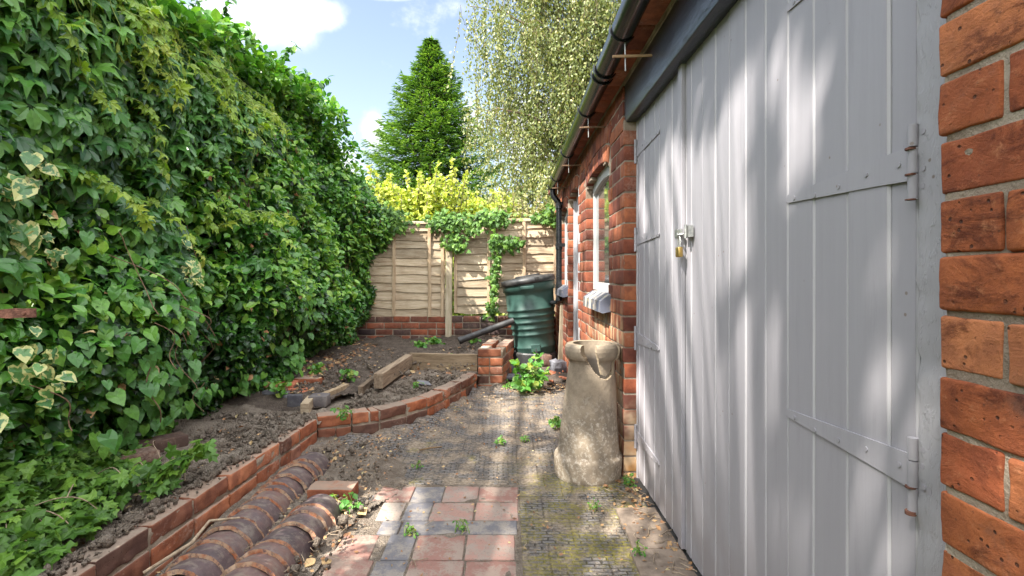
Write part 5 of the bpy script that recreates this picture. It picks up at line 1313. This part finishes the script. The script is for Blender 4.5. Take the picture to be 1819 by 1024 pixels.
def birch():
    Y0 = 13.5; bp = np.array([2.9, Y0, 0])
    root = thing('birch_tree', 'tall weeping birch with pale olive hanging foliage above the outbuilding', 'tree', loc=bp)
    gt = G(); tube(gt, [bp, bp+[-.1,0,3], bp+[-.3,.1,6.5], bp+[-.35,0,10], bp+[-.3,0,13]], [.2,.17,.13,.08,.03], 12); gt.build('trunk', M['birch_bark'], root)
    gb = G(); g = G()
    specs = [(-3.9,7.9,-.3),(-3.5,6.6,.3),(-3.7,5.2,-.2),(-2.9,8.9,.2),(-2.3,7.2,-.9),(-2.8,4.0,.2),(-1.9,9.8,-.3),(-3.0,9.9,.2),(-1.5,5.8,-.8),(-1.7,3.6,-.6),(-.8,8.2,-1.1),(-.6,4.8,-1.0),(.2,7.1,-1.0),(.9,9,0),(1.3,6,-.5),(-2.4,5.0,.9),(-3.2,6.0,1.2),(-2.0,8.0,1.5),(-.4,10.8,-.2),(-2.2,10.9,0),(-3.1,3.1,-.1)]
    for (dx, z, dy) in specs:
        st = bp + [-.3, 0, max(1.5, z*.72)]; e = bp + [dx, dy, z]; k = 14; tt = np.linspace(0,1,k)
        P_ = st + (e-st)*tt[:,None] + np.array([0,0,.7])*np.sin(tt*math.pi*.9)[:,None] + .05*rn(k,3)*tt[:,None]
        tube(gb, P_, np.linspace(.055,.008,k), 6, caps=False)
        for j in range(135):
            t0 = rng.random()**.75; b = st + (e-st)*t0 + np.array([0,0,.7])*math.sin(t0*math.pi*.9) + .28*rn(3)*[1,1,.6]
            L = ru(.5,1.7); m_ = int(L/.042); t2 = np.linspace(0,1,m_)
            Q = b + np.stack([.10*np.sin(t2*3+j)*t2, .10*np.cos(t2*2+j)*t2, -L*t2],1) + np.array([ru(-.25,.15),0,0])*t2[:,None]
            if j % 3 == 0: tube(gb, Q[::6], .006, 3, caps=False)
            Q = Q + .035*rn(m_,3)
            leaves(g, TINY, Q, np.array([0,0,-1])+.6*rn(m_,3), rn(m_,3)+[0,-.6,.3], ru(.06,.105,m_), rnd=np.clip(.45+.25*rn(m_)+.15*math.sin(j),0,1))
    # inner hanging twigs filling the crown
    n = 52000; c = np.stack([ru(-1.15,4.2,n), ru(Y0-1.6,Y0+1.4,n), 2.2+10.5*rng.random(n)],1)
    st_ = vnoise(np.stack([c[:,0]*4.5, c[:,1]*1.5, c[:,2]*.55],1), 71) + .7*fbm(np.stack([c[:,0]*.9, 0*c[:,0], c[:,2]*.7],1), 2, 72) + .20*(c[:,0]-.2) - .10*np.clip(7-c[:,2],0,9)*(c[:,0]<.6)
    c = c[st_ > .05]; n = len(c); leaves(g, TINY, c, np.array([0,0,-1])+.6*rn(n,3), rn(n,3)+[0,-.6,.3], ru(.06,.10,n), rnd=np.clip(.40+.22*rn(n),0,1))
    # denser low skirt
    n = 9000; c = np.stack([ru(-1.0,3.0,n), ru(Y0-2.4,Y0-.6,n), 1.4+2.2*rng.random(n)**1.3],1); keep = fbm(c*1.5,2,61) > -.2; c = c[keep]; n = len(c)
    leaves(g, TINY, c, np.array([0,0,-1])+.7*rn(n,3), rn(n,3)+[0,-.6,.5], ru(.055,.10,n), rnd=np.clip(.55+.25*rn(n),0,1))
    g.build('crown', M['birch'], root); gb.build('limbs', M['bark'], root)
birch()
def shrub(label, cx, cy, rx, ry, h, n, m, size, seed, name='golden_shrub', tpl=OVAL, shoots=60):
    root = thing(name, label, 'shrub', loc=(cx,cy,0)); g = G(); gb = G()
    a = ru(0,2*math.pi,n); rr = rng.random(n)**.35; zt_ = rng.random(n)
    prof_ = np.sqrt(np.clip(1-(zt_*.98)**3,0,1))
    x = cx + rx*rr*prof_*np.cos(a); y = cy + ry*rr*prof_*np.sin(a); z = zt_*h*(1+.10*fbm(np.stack([x*1.6,y*1.6,0*x],-1),2,seed))
    p = np.stack([x,y,z],1); keep = fbm(p*2.2,2,seed+1) > -.45; p = p[keep]; k = len(p)
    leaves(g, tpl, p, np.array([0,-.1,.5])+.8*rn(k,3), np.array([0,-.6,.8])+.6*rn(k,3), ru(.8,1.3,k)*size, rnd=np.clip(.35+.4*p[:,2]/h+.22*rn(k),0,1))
    for i in range(shoots):
        b = np.array([cx+rx*.85*ru(-1,1), cy-ry*ru(-.3,.8), h*ru(.72,.95)]); L = ru(.25,.6); q = 14; tt = np.linspace(0,1,q); dv = np.array([ru(-.3,.3),ru(-.3,.2),1])
        P_ = b + dv*(L*tt)[:,None]; tube(gb, P_[::3], .006, 4, caps=False)
        for rep in range(2): leaves(g, tpl, P_, np.array([0,0,.5])+.8*rn(q,3), np.array([0,-.6,.8])+.5*rn(q,3), ru(.8,1.2,q)*size, rnd=np.clip(.75+.2*rn(q),0,1))
    for i in range(9): tube(gb, [(cx+ru(-.2,.2),cy,0),(cx+rx*ru(-.3,.3),cy,h*.4),(cx+rx*ru(-.8,.8),cy+ry*ru(-.5,.5),h*.8)], [.04,.025,.01], 6)
    g.build('crown', M[m], root); gb.build('branches', M['bark'], root)
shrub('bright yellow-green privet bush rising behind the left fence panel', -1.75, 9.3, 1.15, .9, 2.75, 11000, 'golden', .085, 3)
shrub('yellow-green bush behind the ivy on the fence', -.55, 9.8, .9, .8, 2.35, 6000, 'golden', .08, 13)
shrub('pale green bush beyond the fence beside the downpipe', .7, 9.4, .9, .7, 2.25, 6000, 'birch', .07, 23)
shrub('green bush showing between hedge and yellow bush', -3.1, 9.6, .9, .9, 2.5, 5000, 'hedge', .08, 33)
shrub('fresh green tree crown glimpsed between birch and gutter', 2.7, 17.5, 1.3, 1.3, 8.0, 9000, 'weed', .16, 43, 'maple_tree')

# the garden tree behind the photographer that throws the dappled shade
LIT = [(1375,60,1240,330,30),(1270,220,1250,430,34),(1225,330,1225,540,22),(1312,330,1280,470,22),(1196,230,1188,480,16),(1350,540,1312,780,30),(1250,600,1236,920,24),
       (1290,640,1312,920,20),(1545,440,1520,650,34),(1400,880,1420,1010,36),(1530,850,1510,1010,56),(1170,560,1160,830,20),(1205,520,1205,900,12),(1590,710,1560,800,26),
       (1440,60,1400,300,16),(1330,930,1330,1020,24),(1150,300,1150,420,10),(1790,560,1819,580,60),(1770,900,1819,1000,70),(1770,330,1810,300,30),
       (640,912,740,925,26),(690,880,740,890,16),(860,832,920,815,18),(960,835,1010,815,16),(940,960,1040,900,34),(850,900,890,960,22),(1130,1000,1160,930,30),
       (700,1003,850,1012,16),(970,700,1000,760,18),(880,742,920,738,10),(1030,760,1040,840,14),(1095,600,1110,760,16),(1050,560,1075,640,12),(1095,380,1110,440,10),
       (960,520,970,560,10),(700,700,760,712,12),(430,800,520,770,14),(250,900,330,880,20)]
def in_light(p):
    """does the sunbeam through p fall where the photograph shows a patch of sun?"""
    L = np.array([1,.8,-1.6]); t = (.70 - p[:,0])/L[0]; h = p + L*t[:,None]
    low = h[:,2] < 0; t2 = p[:,2]/1.6; h[low] = (p + L*t2[:,None])[low]
    wob = fbm(h*6, 2, 91)*14; Y = np.maximum(h[:,1], .2); x = CX + F*h[:,0]/Y + wob; y = CY + F*(H-h[:,2])/Y + wob
    out = np.zeros(len(p), bool)
    for x1,y1,x2,y2,w_ in LIT:
        dx, dy = x2-x1, y2-y1; k = np.clip(((x-x1)*dx+(y-y1)*dy)/(dx*dx+dy*dy), 0, 1)
        out |= np.hypot(x-x1-k*dx, y-y1-k*dy) < w_ + np.where(h[:,2] < .05, 12, 0) + .042*F/Y
    return out | ((h[:,1] > 4.0) & (fbm(h*3.2, 2, 95) > .05))
def shade_tree():
    root = thing('garden_tree', 'broad leafy tree behind the hedge, throwing dappled shade over doors and paving', 'tree', loc=(-6.2,-3.6,0))
    g = G(); tube(g, [(-6.2,-3.6,0),(-6.1,-3.6,3),(-5.6,-3.3,6),(-4.4,-3.0,9.0),(-4.2,-3,10.5)], [.22,.18,.13,.08,.03], 10); g.build('trunk', M['bark'], root)
    g = G(); gb = G(); up = -np.array(LD)
    # branches hang where the shade falls: clumps set along sprays of the crown
    for i in range(420):
        u_ = rng.random()
        if u_ < .62: q0 = np.array([.7, ru(.3,3.2), ru(.1,2.1)])       # over the doors
        elif u_ < .85: q0 = np.array([ru(-.9,.6), ru(1.0,4.6), 0])
        else: q0 = np.array([ru(-1.6,.6), ru(4.2,6.9), ru(0,1.8)])
        c = q0 - np.array([1,.8,-1.6])*ru(4.0,5.8)
        if c[1] > -c[0] - 1.3: continue
        b = np.array([-5.0,-3.15,7.5]); k = 8; tt = np.linspace(0,1,k)
        if i % 3 == 0: tube(gb, b+(c-b)*tt[:,None]+[0,0,.3]*np.sin(tt*3)[:,None], np.linspace(.03,.008,k), 5, caps=False)
        n = 60; L = ru(.35,.9); d_ = unit(np.array([ru(-.3,.3), ru(.2,.6), ru(-1,-.6)])); q = c + d_*(ru(-.6,.6,n)*L)[:,None] + .07*rn(n,3)
        q = q[~in_light(q)]; n = len(q)
        leaves(g, OVAL, q, rn(n,3)+[0,0,-.6], rn(n,3)+[0,0,1], ru(.07,.11,n))
    g.build('crown', M['hedge'], root); gb.build('limbs', M['bark'], root)
shade_tree()
